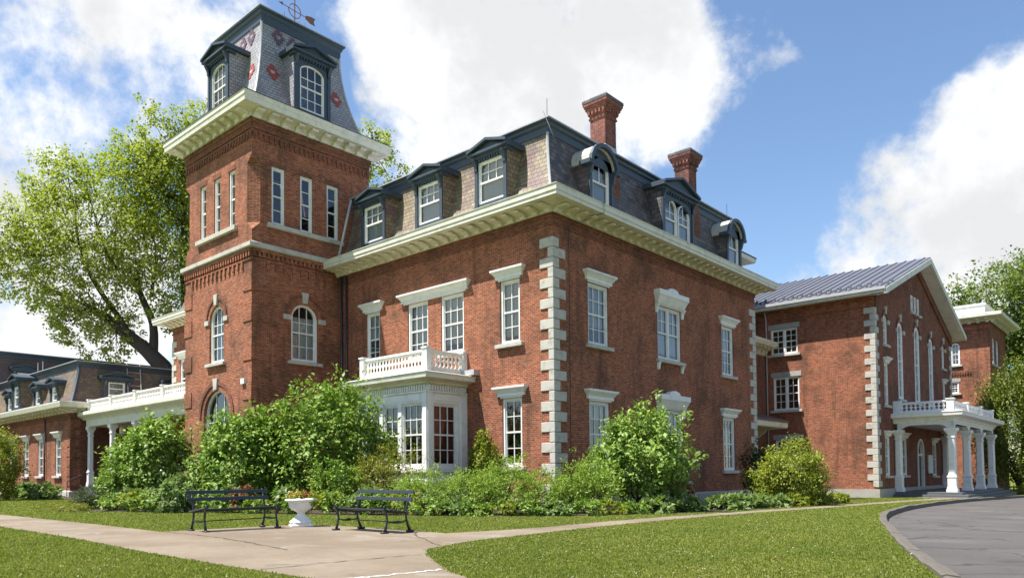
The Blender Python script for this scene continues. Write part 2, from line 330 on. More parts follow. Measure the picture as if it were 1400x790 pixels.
def wall(m, F, u0, u1, z0, z1, ops=(), reveal=.2, n=0.0, rmat=None):
    """a wall sheet with real openings (a,b,c,d,rise) and their reveals"""
    us = sorted({u0, u1, *[o[0] for o in ops], *[o[1] for o in ops]}); zs = sorted({z0, z1, *[o[2] for o in ops], *[o[3] for o in ops], *[o[3] + o[4] for o in ops]})
    for i in range(len(us) - 1):
        for j in range(len(zs) - 1):
            uc, zc = (us[i] + us[i + 1]) / 2, (zs[j] + zs[j + 1]) / 2
            if any(o[0] < uc < o[1] and o[2] < zc < o[3] + o[4] for o in ops): continue
            m.poly([F(us[i], n, zs[j]), F(us[i + 1], n, zs[j]), F(us[i + 1], n, zs[j + 1]), F(us[i], n, zs[j + 1])])
    for a, b, c, d, rise in ops:
        top = arch_pts(a, b, d, rise) if rise else [(a, d), (b, d)]
        if rise:
            h = len(top) // 2
            for i in range(h): m.poly([F(a, n, d + rise), F(*(top[i][0], n, top[i][1])), F(*(top[i + 1][0], n, top[i + 1][1]))])
            for i in range(h, len(top) - 1): m.poly([F(b, n, d + rise), F(*(top[i][0], n, top[i][1])), F(*(top[i + 1][0], n, top[i + 1][1]))])
        loop = [(a, c)] + top + [(b, c)]
        for i in range(len(loop)):
            p, q = loop[i], loop[(i + 1) % len(loop)]
            m.poly([F(p[0], n, p[1]), F(q[0], n, q[1]), F(q[0], n - reveal, q[1]), F(p[0], n - reveal, p[1])])
def window(parent, F, a, b, c, d, rise=0, n=-.10, cols=2, rows=2, cs=.10, mull=False, blind=None, hood=None, sill=True, mat='white_paint', sub=False, low_grid=True, cur='blind', paned=True):
    """sash window; as a part: window > pane, blind, sill, hood"""
    m = MB().mat(mat)
    def topz(u, r0, inset=0):
        if not rise: return d - inset
        r = (b - a) / 2; x = (u - (a + b) / 2) / r
        return d - inset * (0 if rise else 1) + (rise - inset) * math.sqrt(max(0, 1 - x * x))
    for u in ((a, a + cs), (b - cs, b)): m.fbox(F, u[0], u[1], n - .08, n + .05, c, d if rise else d)
    m.fbox(F, a + cs, b - cs, n - .08, n + .045, c, c + cs * .8)
    if rise:
        k = 10; o_ = arch_pts(a, b, d, rise, k); i_ = arch_pts(a + cs, b - cs, d, rise - cs, k)
        for i in range(k): m.prism(F, [o_[i], o_[i + 1], i_[i + 1], i_[i]], n - .08, n + .05)
    else: m.fbox(F, a + cs, b - cs, n - .08, n + .045, d - cs, d)
    A, B_ = a + cs, b - cs; zm = c + (d + rise - c) * .5
    bays = [(A, B_)] if not mull else [(A, (A + B_) / 2 - .06), ((A + B_) / 2 + .06, B_)]
    if mull: m.fbox(F, (A + B_) / 2 - .06, (A + B_) / 2 + .06, n - .08, n + .04, c + cs * .8, zm * 0 + topz((A + B_) / 2, 0, cs) if rise else d - cs)
    for p, q in bays:
        m.fbox(F, p, q, n - .075, n + .015, zm - .035, zm + .035)
        for e in (p, q - .045): m.fbox(F, e, e + .045, n - .07, n + .005, c + cs * .8, min(topz(e, 0, cs), topz(e + .045, 0, cs)) if rise else d - cs)
        m.fbox(F, p + .045, q - .045, n - .07, n + .005, c + cs * .8, c + cs * .8 + .06)
        if not rise: m.fbox(F, p + .045, q - .045, n - .07, n + .005, d - cs - .05, d - cs)
        mw = .017
        for i in range(1, cols):
            u = p + (q - p) * i / cols
            m.fbox(F, u - mw, u + mw, n - .06, n - .012, zm + .035, topz(u, 0, cs))
            if low_grid: m.fbox(F, u - mw, u + mw, n - .066, n - .016, c + cs * .8 + .05, zm - .035)
        for j in range(1, rows):
            z = zm + (d + (rise * .6) - cs - zm) * j / rows; m.fbox(F, p + .045, q - .045, n - .058, n - .014, z - mw, z + mw)
            if low_grid: z = c + cs * .8 + (zm - c - cs * .8) * j / rows; m.fbox(F, p + .045, q - .045, n - .064, n - .018, z - mw, z + mw)
    wn = m.build('window', parent)
    host = parent if sub else wn
    g = MB().mat('glass'); gn = n - .045
    pts = ([(A, c + .05)] + [(u, z) for u, z in (arch_pts(A, B_, d, rise - cs) if rise else [(A, d - cs), (B_, d - cs)])] + [(B_, c + .05)])
    g.poly([F(u, gn, z) for u, z in pts])
    e1 = Vector(g.v[1]) - Vector(g.v[0]); e2 = Vector(g.v[-1]) - Vector(g.v[0]); out = Vector(F(0, 1, 0)) - Vector(F(0, 0, 0))
    if e1.cross(e2).dot(out) < 0: g.f[0] = g.f[0][::-1]
    g.build('pane', host, recalc=False)
    if blind:
        bm_ = MB().mat(cur); z1 = d + rise * .3 - cs; z0 = z1 - (z1 - c - .08) * blind
        N = 14
        for i in range(N):     # softly folded cloth / blind
            ua, ub = A + .03 + (B_ - A - .06) * i / N, A + .03 + (B_ - A - .06) * (i + 1) / N
            ka, kb = .02 * (i % 2), .02 * ((i + 1) % 2)
            bm_.poly([F(ua, gn - .07 - ka, z0), F(ub, gn - .07 - kb, z0), F(ub, gn - .07 - kb, z1), F(ua, gn - .07 - ka, z1)])
        bm_.build('curtain' if cur != 'blind' else 'window_blind', host, recalc=False)
    if sill:
        s = MB().mat('stone'); s.fbox(F, a - .2, b + .2, -.05, .16, c - .16, c - .003); s.build('sill', host, bevel=.012)
    if hood: hood(host, F, a, b, d + rise)
    return wn
def hood_flat(ex=.33, h=.40, mat='white_paint', fz=.07):
    def f(host, F, a, b, d):
        m = MB().mat(mat); z = d + fz
        m.fbox(F, a - .06, b + .06, -.04, .06, d + .004, z)
        m.fbox(F, a - ex * .55, b + ex * .55, -.04, .10, z, z + h * .34)
        m.frust(F, (a - ex * .58, b + ex * .58, -.04, .11), z + h * .34, (a - ex * .86, b + ex * .86, -.04, .21), z + h * .7)
        m.fbox(F, a - ex * .92, b + ex * .92, -.04, .235, z + h * .7, z + h * .8); m.fbox(F, a - ex, b + ex, -.04, .27, z + h * .8, z + h)
        m.build('hood', host)
    return f
def hood_crest(host, F, a, b, d):
    m = MB().mat('white_paint'); z = d + .06; e = .25
    m.fbox(F, a - .08, b + .08, -.04, .07, d + .004, z)
    m.frust(F, (a - e * .6, b + e * .6, -.04, .12), z, (a - e, b + e, -.04, .3), z + .36)
    m.fbox(F, a - e - .03, b + e + .03, -.04, .33, z + .36, z + .6)
    c = (a + b) / 2; r = (b - a) * .5
    pts = [(c - r * 1.0, z + .44), (c + r * 1.0, z + .44), (c + r * .72, z + .50), (c + r * .55, z + .62)] + [(c + r * .45 * math.cos(t), z + .64 + .17 * math.sin(t)) for t in [math.pi * i / 8 for i in range(0, 9)]] + [(c - r * .55, z + .62), (c - r * .72, z + .50)]
    m.prism(F, pts, .02, .26)
    for s in (a - e * .75, b + e * .75 - .16):
        m.nprism(F, [(-.03, z - .42), (.06, z - .42), (.09, z - .2), (.22, z), (-.03, z)], s, s + .16)
    m.build('hood', host)
def lintel(host, F, a, b, d):
    m = MB().mat('stone_grey'); m.fbox(F, a - .16, b + .16, -.04, .035, d + .004, d + .34); m.build('lintel', host, bevel=.01)
def quoin(parent, x, y, sx, sy, z0, z1, la=(.62, .22), lb=(.34, .74), h=.392, mat='stone'):
    """alternating corner stones: sx,sy = outward signs"""
    m = MB().mat(mat); k = 0; z = z1
    while z - h > z0:
        a, b = la[k % 2], lb[k % 2]; p = .045
        xs = sorted((x - sx * a, x + sx * p)); ys = sorted((y - sy * b, y + sy * p))
        m.box(xs[0], xs[1], ys[0], ys[1], z - h + .012, z - .012)
        xs = sorted((x - sx * .15, x + sx * .02)); ys = sorted((y - sy * .15, y + sy * .02))
        m.box(xs[0], xs[1], ys[0], ys[1], z - h - .013, z - h + .013)
        z -= h; k += 1
    return m.build('quoin', parent, bevel=.018)
def rect(x0, x1, y0, y1, o, z): return [(x0 - o, y0 - o, z), (x1 + o, y0 - o, z), (x1 + o, y1 + o, z), (x0 - o, y1 + o, z)]
def ring_sweep(m, R4, prof, caps=False):
    m.rings([rect(*R4, o, z) for o, z in prof], caps=caps)
BR = {}
def bracket_mesh(h, dpt, wd, mat):
    key = (h, dpt, wd, mat)
    if key not in BR:
        m = MB().mat(mat); pts = [(0, -h), (dpt * .22, -h), (dpt * .34, -h * .72), (dpt * .30, -h * .5), (dpt * .5, -h * .42), (dpt * .86, -h * .34), (dpt, -h * .2), (dpt, 0), (0, 0)]
        m.nprism(lambda u, n, z: (u, -n, z), pts, -wd / 2, wd / 2)
        o = m.build('bracket', None, bevel=.02); BR[key] = o.data; bpy.data.objects.remove(o)
    return BR[key]
def brackets(parent, F, us, n, z, h=.3, dpt=.6, wd=.2, mat='cream_paint'):
    d0 = Vector(F(0, 0, 0)); nd_ = Vector(F(0, 1, 0)) - d0; ang = math.atan2(nd_.y, nd_.x) + math.pi / 2
    for u in us:
        o = bpy.data.objects.new('bracket', bracket_mesh(h, dpt, wd, mat)); col.objects.link(o)
        o.location = F(u, n, z); o.rotation_euler = (0, 0, ang); o.parent = parent
def span(a, b, step):
    k = max(1, round((b - a) / step)); return [a + (b - a) * i / k for i in range(k + 1)]
def mansard(parent, R4, z0, z1, i0, i1, mat, name='mansard_roof', steps=8, power=1.7, sidemat=None):
    """concave slate slope; returns the inset at a height"""
    f = lambda z: i0 + (i1 - i0) * (1 - (1 - (z - z0) / (z1 - z0)) ** power)
    m = MB().mat(mat)
    zs = [z0 + (z1 - z0) * i / steps for i in range(steps + 1)]
    rs = [rect(*R4, -f(z), z) for z in zs]
    for a in range(steps):
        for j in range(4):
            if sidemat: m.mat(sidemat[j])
            m.poly([rs[a][j], rs[a][(j + 1) % 4], rs[a + 1][(j + 1) % 4], rs[a + 1][j]])
    o = m.build(name, parent)
    return o, f
def hip_caps(parent, R4, f, z0, z1, mat='flashing', w_=.055, corners=(0, 1, 2, 3), steps=8):
    for j in corners:
        m = MB().mat(mat); pts = []
        for i in range(steps + 1):
            z = z0 + (z1 - z0) * i / steps; p = Vector(rect(*R4, -f(z), z)[j]); pts.append(p)
        m.tube(pts, w_, 6); m.build('hip_cap', parent)
def crown(parent, R4, z0, z1, i, over, mat='bluegrey_paint', name='roof_crown'):
    m = MB().mat(mat)
    h = z1 - z0
    ring_sweep(m, R4, [(-i - .05, z0 - .05), (-i + .04, z0 - .05), (-i + .05, z0 + h * .45), (-i + over * .5, z0 + h * .55), (-i + over * .6, z0 + h * .75), (-i + over, z0 + h * .82), (-i + over, z1 - .05)])
    m.mat('flashing'); ring_sweep(m, R4, [(-i + over, z1 - .05), (-i + over + .02, z1 - .05), (-i + over + .02, z1), (-i - .1, z1 + .02)], caps=False)
    m.poly(rect(*R4, -i - .1, z1 + .02))
    return m.build(name, parent)
def dormer(parent, F, uc, z0, zh, wd, nf, win, kind='pediment', back=2.6, cheek='slate_tan', mull=False, roofmat='bluegrey_paint', cols=3, rows=2, blind=.9, low=False):
    """dormer (face, cheeks) > dormer_roof, window, pane ...; win=(half width, sill z, head z, rise)"""
    hw = wd / 2; ww, wz0, wz1, rise = win
    m = MB().mat('bluegrey_paint')
    ops = [(uc - ww, uc + ww, wz0, wz1, rise)]
    wall(m, F, uc - hw, uc + hw, z0, zh, ops, .15, nf)
    for s in (-1, 1):
        a, b = sorted((uc + s * hw, uc + s * (hw - .17))); m.fbox(F, a, b, nf - .02, nf + .05, z0, zh - .04)
        m.prism(F, [(uc + s * (hw + .09), z0), (uc + s * (hw + .09), z0 + .42), (uc + s * (hw + .02), z0 + .5), (uc + s * (hw - .04), z0 + .5), (uc + s * (hw - .04), z0)], nf - .12, nf + .03)
    m.mat(cheek)
    for s in (-1, 1):
        m.poly([F(uc + s * hw, nf, z0), F(uc + s * hw, nf - back, z0), F(uc + s * hw, nf - back, zh), F(uc + s * hw, nf, zh)])
    o = m.build('dormer', parent, recalc=False)
    r = MB().mat(roofmat); ov, fo = .21, .34
    if kind == 'arch':
        k = 10; ro, ri = hw + .13, hw - .02
        outer = [(uc - ro * math.cos(math.pi * i / k), zh + ro * .92 * math.sin(math.pi * i / k)) for i in range(k + 1)]
        inner = [(uc - ri * math.cos(math.pi * i / k), zh + ri * .92 * math.sin(math.pi * i / k)) for i in range(k + 1)]
        r.mat('stone')
        for i in range(k): r.prism(F, [outer[i], outer[i + 1], inner[i + 1], inner[i]], nf - back, nf + .12)
        r.mat('bluegrey_paint')
        o2 = [(uc + (u - uc) * 1.03, zh + (z - zh) * 1.03) for u, z in outer]
        for i in range(k): r.prism(F, [o2[i], o2[i + 1], inner[i + 1], inner[i]], nf + .12, nf + .26)
        r.prism(F, inner, nf - .02, nf + .0)     # tympanum, window cut stays below
        for s in (-1, 1):
            r.fbox(F, *sorted((uc + s * (hw + .26), uc + s * (hw - .1))), nf - .3, nf + .24, zh - .10, zh + .06)
            r.nprism(F, [(nf, zh - .5), (nf + .08, zh - .5), (nf + .2, zh - .1), (nf, zh - .1)], *sorted((uc + s * (hw + .02), uc + s * (hw - .12))))
    else:
        e, ap = hw + ov, zh + (hw + ov) * .36
        r.fbox(F, uc - hw - .1, uc + hw + .1, nf - .3, nf + .12, zh - .14, zh)
        r.fbox(F, uc - e, uc + e, nf - back, nf + fo * .8, zh, zh + .10)
        th = .11
        for s in (-1, 1):
            r.prism(F, [(uc, ap + .02), (uc + s * e, zh + .103), (uc + s * e, zh + .103 + th), (uc, ap + .02 + th)], nf - back, nf + fo)
        r.prism(F, [(uc - e + .12, zh + .102), (uc + e - .12, zh + .102), (uc, ap + .015)], nf - .4, nf + fo * .45)
        for i in range(-5, 6):
            u = uc + i * (hw * 2 - .2) / 11; r.fbox(F, u - .04, u + .04, nf, nf + .1, zh - .24, zh - .142)
        for s in (-1, 1):
            r.nprism(F, [(nf, zh - .62), (nf + .1, zh - .6), (nf + .12, zh - .4), (nf + .26, zh - .16), (nf + .26, zh - .142), (nf, zh - .142)], *sorted((uc + s * (hw - .02), uc + s * (hw - .17))))
    r.build('dormer_roof', o)
    if mull:
        g = .07
        for s in (-1, 1):
            a, b = sorted((uc + s * g, uc + s * ww)); window(o, F, a, b, wz0, wz1, rise, n=nf - .08, cols=2, rows=2, cs=.06, sill=False, sub=True, low_grid=False, blind=blind)
    else:
        window(o, F, uc - ww, uc + ww, wz0, wz1, rise, n=nf - .08, cols=cols, rows=rows, cs=.06, sill=False, sub=True, low_grid=low, blind=blind)
    return o
def baluster_panel(m, F, u0, u1, n0, n1, z0, z1, step=.2):
    """flat-sawn boards: their waists leave the oval piercings"""
    h = z1 - z0; k = max(2, round((u1 - u0) / step)); s = (u1 - u0) / k
    for i in range(k):
        c = u0 + s * (i + .5); W, N_ = s * .5, s * .22
        W *= .92; N_ *= .6; half = [(W, 0), (W, .10), (N_, .2), (N_, .36), (W * .98, .50), (N_, .64), (N_, .8), (W, .9), (W, 1)]
        pts = [(c + x, z0 + h * t) for x, t in half] + [(c - x, z0 + h * t) for x, t in half[::-1]]
        m.prism(F, pts, n0, n1)
def balustrade(parent, F, u0, u1, n, z0, z1, posts, name='balustrade', step=.2):
    m = MB().mat('white_paint')
    m.fbox(F, u0, u1, n - .07, n + .07, z1 - .09, z1); m.fbox(F, u0, u1, n - .05, n + .05, z0, z0 + .12)
    baluster_panel(m, F, u0, u1, n - .02, n + .02, z0 + .12, z1 - .09, step)
    for p in posts:
        m.fbox(F, p - .12, p + .12, n - .12, n + .12, z0 - .02, z1 + .03); m.fbox(F, p - .16, p + .16, n - .16, n + .16, z1 + .031, z1 + .09)
    return m.build(name, parent)
def sq_ring(x, y, hw, ch, z):
    c = hw * (1 - ch); return [(x + a, y + b, z) for a, b in ((-c, -hw), (c, -hw), (hw, -c), (hw, c), (c, hw), (-c, hw), (-hw, c), (-hw, -c))]
def column(parent, x, y, z0, z1, hw=.17, name='column'):
    m = MB().mat('white_paint'); H = z1 - z0
    pr = [(1.42, 0, .02), (1.42, .03, .02), (1.34, .045, .03), (1.14, .085, .05), (1.12, .10, .05), (1.12, .22, .05), (1.25, .23, .03), (1.25, .245, .03), (1.02, .262, .2), (1.0, .29, .32), (1.0, .55, .32), (.94, .84, .32), (1.12, .85, .2), (1.12, .865, .2), (.95, .875, .3), (1.0, .90, .25), (1.38, .945, .1), (1.6, .955, .03), (1.62, .965, .02), (1.62, 1, .02)]
    m.rings([sq_ring(x, y, hw * a, c, z0 + H * t) for a, t, c in pr])
    return m.build(name, parent)
def pipe(parent, pts, r=.05, mat='dark_metal', name='downspout'):
    m = MB().mat(mat); m.tube(pts, r, 8)
    return m.build(name, parent, smooth=True)
GZ = lambda x, y: .03 - .0137 * max(-40, min(60, y))

# ---------------------------------------------------------------- main house
house = thing('brick_house', 'large two-storey red brick house with slate mansard roof, dormers, bay window and stone quoins', 'house', (-16, 9, 0))
A, B = F_S(0), F_E(0)
RM = (-32.5, 0, 0, 18.08)
opsA = [(-2.72, -1.68, 6.5, 9.05, 0), (-8.42, -7.06, 6.5, 9.03, 0), (-6.22, -4.82, 6.5, 9.03, 0), (-11.46, -10.45, 6.5, 9.05, 0),
        (-2.66, -1.62, 1.62, 4.33, 0), (-11.4, -10.4, 1.6, 4.3, 0), (-31.4, -30.4, 6.5, 9.05, 0), (-24.0, -23.0, 6.5, 9.05, 0)]
opsB = [(2.24, 3.66, 6.5, 9.0, 0), (7.6, 9.72, 6.5, 8.95, 0), (14.0, 15.34, 6.35, 8.93, 0), (2.24, 3.66, 1.55, 4.22, 0), (7.6, 9.72, 1.5, 4.2, 0), (14.0, 15.34, 1.4, 4.15, 0)]
m = MB().mat('brick'); wall(m, A, -32.5, 0, -.5, 11.35, opsA); m.build('wall', house, recalc=False)
m = MB().mat('brick'); wall(m, B, 0, 18.08, -1, 11.35, opsB); m.build('wall', house, recalc=False)
m = MB().mat('brick'); wall(m, F_N(18.08), -32.5, 0, -1, 11.35); m.build('wall', house, recalc=False)
m = MB().mat('brick'); wall(m, F_W(-32.5), 0, 18.08, -1, 11.35); m.build('wall', house, recalc=False)
m = MB().mat('unlit_interior'); m.box(-32.2, -.45, .45, 17.8, 5.35, 5.55); m.build('floor', house)
m = MB().mat('brick_dark')      # frieze: corbelled brick courses below the cornice
ring_sweep(m, RM, [(0, 10.76), (.03, 10.78), (.03, 10.86), (0.012, 10.861), (.012, 11.08), (.06, 11.09), (.06, 11.2), (.1, 11.21), (.1, 11.34)])
m.build('frieze', house)
m = MB().mat('stone_grey'); ring_sweep(m, RM, [(.07, -1), (.07, .28), (0.0, .36)]); m.build('plinth', house)
H1 = hood_flat(.34, .38)
window(house, A, -2.72, -1.68, 6.5, 9.05, hood=H1, blind=.9)
w2 = window(house, A, -8.42, -7.06, 6.5, 9.03, cols=3, blind=.85, low_grid=True)
window(house, A, -6.22, -4.82, 6.5, 9.03, cols=3, blind=.85)
hood_flat(.34, .38)(w2, A, -8.6, -4.72, 9.03)
window(house, A, -11.46, -10.45, 6.5, 9.05, hood=H1, blind=.5)
window(house, A, -2.66, -1.62, 1.62, 4.33, hood=H1, blind=.5, cur='curtain_red')
window(house, A, -11.4, -10.4, 1.6, 4.3, hood=H1)
window(house, A, -31.4, -30.4, 6.5, 9.05, hood=H1); window(house, A, -24, -23, 6.5, 9.05, hood=H1)
window(house, B, 2.24, 3.66, 6.5, 9.0, cols=3, hood=H1, blind=.7)
window(house, B, 14.0, 15.34, 6.35, 8.93, cols=3, hood=H1, blind=.6)
window(house, B, 2.24, 3.66, 1.55, 4.22, cols=3, hood=H1, blind=.25)
window(house, B, 14.0, 15.34, 1.4, 4.15, cols=3, hood=H1, blind=.55)
for z0, z1 in ((6.5, 8.95), (1.5, 4.2)):
    wi = window(house, B, 7.6, 9.72, z0, z1, cols=2, mull=True, hood=hood_crest, blind=.9 if z0 > 5 else None, low_grid=False)
    for u in (7.5, 9.66):
        s = MB().mat('white_paint'); s.nprism(B, [(0, z0 - .5), (.07, z0 - .5), (.1, z0 - .3), (.15, z0 - .164), (0, z0 - .164)], u, u + .16); s.build('corbel', wi)
quoin(house, 0, 0, 1, -1, .3, 10.33); quoin(house, 0, 18.08, 1, 1, .0, 10.33, lb=(.74, .34)); quoin(house, -32.5, 0, -1, -1, .3, 10.33)
m = MB().mat('cream_paint')
ring_sweep(m, RM, [(.101, 11.22), (.16, 11.22), (.16, 11.34), (.3, 11.40), (.86, 11.47), (.9, 11.48)])
m.mat('cornice_paint'); ring_sweep(m, RM, [(.9, 11.48), (.95, 11.48), (.95, 11.62), (.985, 11.63), (.985, 11.80), (1.02, 11.84), (1.02, 11.86), (.9, 11.87), (.0, 11.98)])
cor = m.build('cornice', house)
brackets(cor, A, span(-12.9, -.0, .62), .16, 11.40, .21, .58, .23); brackets(cor, A, span(-32.3, -21.0, .62), .16, 11.40, .21, .58, .23)
brackets(cor, B, span(0.0, 18.0, .62), .16, 11.40, .21, .58, .23)
mr, fm = mansard(house, RM, 11.97, 14.95, .12, .95, 'slate_tan', sidemat=('slate_tan', 'slate_dark', 'slate_dark', 'slate_tan'))  # sides away from the sun get darker slate: shade put into the colour
hip_caps(mr, RM, fm, 11.97, 14.95)
crown(house, RM, 14.95, 15.44, .95, .28)
for uc in (-3.2, -6.98, -10.93):
    dormer(house, A, uc, 11.95, 14.5, 1.78, -.02, (.73, 12.5, 14.25, 0), blind=.95)
dormer(house, A, -24.5, 11.95, 14.5, 1.78, -.02, (.73, 12.5, 14.25, 0)); dormer(house, A, -29.5, 11.95, 14.5, 1.78, -.02, (.73, 12.5, 14.25, 0))
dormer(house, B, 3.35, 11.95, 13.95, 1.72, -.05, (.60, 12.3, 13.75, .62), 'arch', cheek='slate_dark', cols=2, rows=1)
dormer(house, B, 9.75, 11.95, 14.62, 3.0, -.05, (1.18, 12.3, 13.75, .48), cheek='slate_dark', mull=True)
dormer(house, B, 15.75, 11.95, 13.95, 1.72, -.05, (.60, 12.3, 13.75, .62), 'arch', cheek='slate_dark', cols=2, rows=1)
def chimney(y0, y1):
    x0, x1 = -1.68, -.88; m = MB().mat('brick_chimney'); R4 = (x0, x1, y0, y1)
    ring_sweep(m, R4, [(.0, 12.2), (0, 17.0), (.05, 17.02), (.05, 17.1), (0.02, 17.11), (.02, 17.2), (.07, 17.22), (.09, 17.34), (.09, 17.36)])
    for F, a, b in ((F_S(y0), x0, x1), (F_E(x1), y0, y1)):
        for u in span(a + .02, b - .02, .2): m.fbox(F, u - .05, u + .05, -.02, .14, 17.24, 17.44)
    ring_sweep(m, R4, [(.09, 17.36), (.16, 17.45), (.16, 17.53), (.2, 17.54), (.2, 17.62), (.24, 17.63), (.24, 17.74)])
    m.mat('slate_dark'); ring_sweep(m, R4, [(.25, 17.74), (.26, 17.745), (.26, 17.86), (.2, 17.93)]); m.poly(rect(*R4, .2, 17.93))
    c = m.build('chimney', house)
    f = MB().mat('flashing'); ring_sweep(f, R4, [(.006, 15.3), (.02, 15.45), (.012, 15.75), (.0, 15.78)]); f.build('flashing', c)
    # buttress of brick down the slope
    b = MB().mat('brick_dark'); b.fbox(F_E(-.8), y0 + .05, y1 - .05, -.3, .12, 12.0, 14.6); b.frust(F_E(-.8), (y0 + .05, y1 - .05, -.3, .12), 14.6, (y0 + .05, y1 - .05, -.3, .004), 15.35); b.build('chimney_base', c)
chimney(4.92, 5.76); chimney(12.42, 13.24)
m = MB().mat('dark_metal')
for x, y in ((-1.0, 1.0), (-1.0, 17.0)): m.tube([(x, y, 15.4), (x, y, 16.35)], .012, 5)
m.build('lightning_rod', house)
pipe(house, [(-.55, .2, 15.4), (.02, .6, 13.6), (.15, 1.7, 12.2), (1.04, 1.9, 11.85), (1.03, 2.0, 11.5), (.2, 1.55, 11.2), (.05, .95, 11.0), (.05, .93, .3)], .012, name='lightning_cable')
for x in (-13.35, -12.95): pipe(house, [(x, -.11, 11.4), (x, -.11, .1)], .055)
pipe(house, [(-12.75, .05, 14.95), (-12.95, -.55, 12.0)], .06, 'flashing')
# bay window
bx0, bx1, bp = -9.15, -4.7, 2.2
m = MB().mat('white_paint')
BF, BE = F_S(-bp), F_E(bx1)
opsF = [(-8.75, -7.95, 1.65, 4.23, 0), (-7.72, -6.93, 1.65, 4.23, 0), (-6.28, -4.98, 1.65, 4.23, 0)]; opsF = [(-8.85, -7.7, 1.65, 4.23, 0), (-7.5, -6.5, 1.65, 4.23, 0), (-6.28, -5.0, 1.65, 4.23, 0)]
wall(m, BF, bx0, bx1, 0, 5.0, opsF, .16); wall(m, BE, -bp, 0, 0, 5.0, [(-1.86, -.5, 1.65, 4.2, 0)], .16)
wall(m, F_W(bx0), -bp, 0, 0, 5.0)
for F, a, b in ((BF, bx0, bx1), (BE, -bp, 0)):     # pilasters, panels, base and dentils
    for u in ((a, a + .22), (b - .22, b)) if F is BF else ((a + .004, a + .24), (b - .34, b)):
        m.fbox(F, u[0], u[1], -.03, .05, 1.5, 4.62)
    m.fbox(F, a - .04, b + (.04 if F is BF else -.004), -.03, .07, .9, 1.1); m.fbox(F, a - .06, b + (.06 if F is BF else -.004), -.03, .11, 1.42, 1.56)
    m.fbox(F, a - .05, b + (.05 if F is BF else -.004), -.03, .09, 4.62, 4.68)
    m.fbox(F, a + .4, b - .4, -.03, .025, 4.3, 4.58)
    for u in span(a + .1, b - .1, .145): m.fbox(F, u - .035, u + .035, -.02, .075, 4.70, 4.92)
m.mat('unlit_interior'); m.box(bx0 + .1, bx1 - .1, -.4, -.04, .05, 4.9); m.box(bx0 + .1, bx1 - .1, -bp + .2, -.41, 4.6, 4.7)  # near-black box added behind the panes, painted as dark as an unlit room
bay = m.build('bay_window', house, recalc=False)
m = MB().mat('cream_paint'); RB = (bx0, bx1, -bp, .9)
ring_sweep(m, RB, [(.02, 4.93), (.1, 4.95), (.12, 5.05), (.42, 5.12), (.5, 5.13)])
m.mat('cornice_paint'); ring_sweep(m, RB, [(.5, 5.13), (.52, 5.13), (.54, 5.28), (.58, 5.34), (.56, 5.37), (.0, 5.48)]); m.poly(rect(*RB, 0, 5.48))
m.build('cornice', bay)
for a, b, *_ in opsF[:2]: window(bay, BF, a, b, 1.65, 4.23, cols=2, cs=.07, sill=False, sub=True, low_grid=False)
window(bay, BF, -6.28, -5.0, 1.65, 4.23, cols=3, cs=.07, sill=False, sub=True)
window(bay, BE, -1.86, -.5, 1.65, 4.2, cols=3, cs=.07, sill=False, sub=True, blind=.95, cur='curtain_red')
m = MB().mat('white_paint')
for a, b, F, n_ in ((bx0 + .3, bx1 - .04, BF, -.06), (-bp + .04, .02, BE, -.06)):
    m.fbox(F, a, b, n_ - .07, n_ + .07, 6.24, 6.33); m.fbox(F, a, b, n_ - .05, n_ + .05, 5.50, 5.62); baluster_panel(m, F, a, b, n_ - .02, n_ + .02, 5.62, 6.24, .21)
for x, y in ((bx0 + .3, -bp + .06), (bx1 - .06, -bp + .06), (bx1 - .06, -.1)):
    m.box(x - .13, x + .13, y - .13, y + .13, 5.46, 6.36); m.box(x - .17, x + .17, y - .17, y + .17, 6.361, 6.42)
m.build('balustrade', bay)
m = MB().mat('flashing'); m.box(-4.66, -3.95, -.3, -.01, 5.40, 5.62); m.build('scupper_box', bay)

# ---------------------------------------------------------------- tower
tower = thing('brick_tower', 'tall square red brick tower with patterned slate mansard cap and arched windows', 'tower', (-17, -1.4, 0))
tx, ty, tw = -13.733, -4.715, 6.619
RT = (tx - tw, tx, ty, ty + tw); TL, TR = F_S(ty), F_E(tx)
ucL, ucR = tx - tw / 2, ty + tw / 2
aL = (ucL - .72, ucL + .72, 6.8, 8.85, .72); aR = (-2.69, -1.22, 6.78, 8.85, .72)
m = MB().mat('brick'); wall(m, TL, RT[0], RT[1], -.3, 11.75, [aL, (ucL - 1.3, ucL + 1.3, .6, 4.2, 1.3)], .25); wall(m, TR, RT[2], RT[3], -.3, 11.75, [aR], .25); wall(m, F_W(RT[0]), RT[2], RT[3], -.3, 11.75)
wall(m, F_N(RT[3]), RT[0], RT[1], 10, 17.9)
m.build('wall', tower, recalc=False)
BO = [(ucL - 1.5, .31), (ucL, .31), (ucL + 1.5, .31)]
opsL = [(u - .29, u + .29, 13.08, 15.8, 0) for u in (ucL - 1.42, ucL + .02, ucL + 1.46)]
opsR = [(u - .34, u + .34, 13.08, 15.8, 0) for u in (-3.38, -1.86, -.36)]
m = MB().mat('brick'); ch = .42; z0, z1, z2 = 12.6, 16.15, 16.5
for F, a, b, ops in ((TL, RT[0], RT[1], opsL), (TR, RT[2], RT[3], opsR), (F_W(RT[0]), RT[2], RT[3], [])):
    wall(m, F, a + ch, b - ch, z0, z1, ops, .2); wall(m, F, a, b, 11.75, z0); wall(m, F, a, b, z1, 17.95)
m.mat('brick')
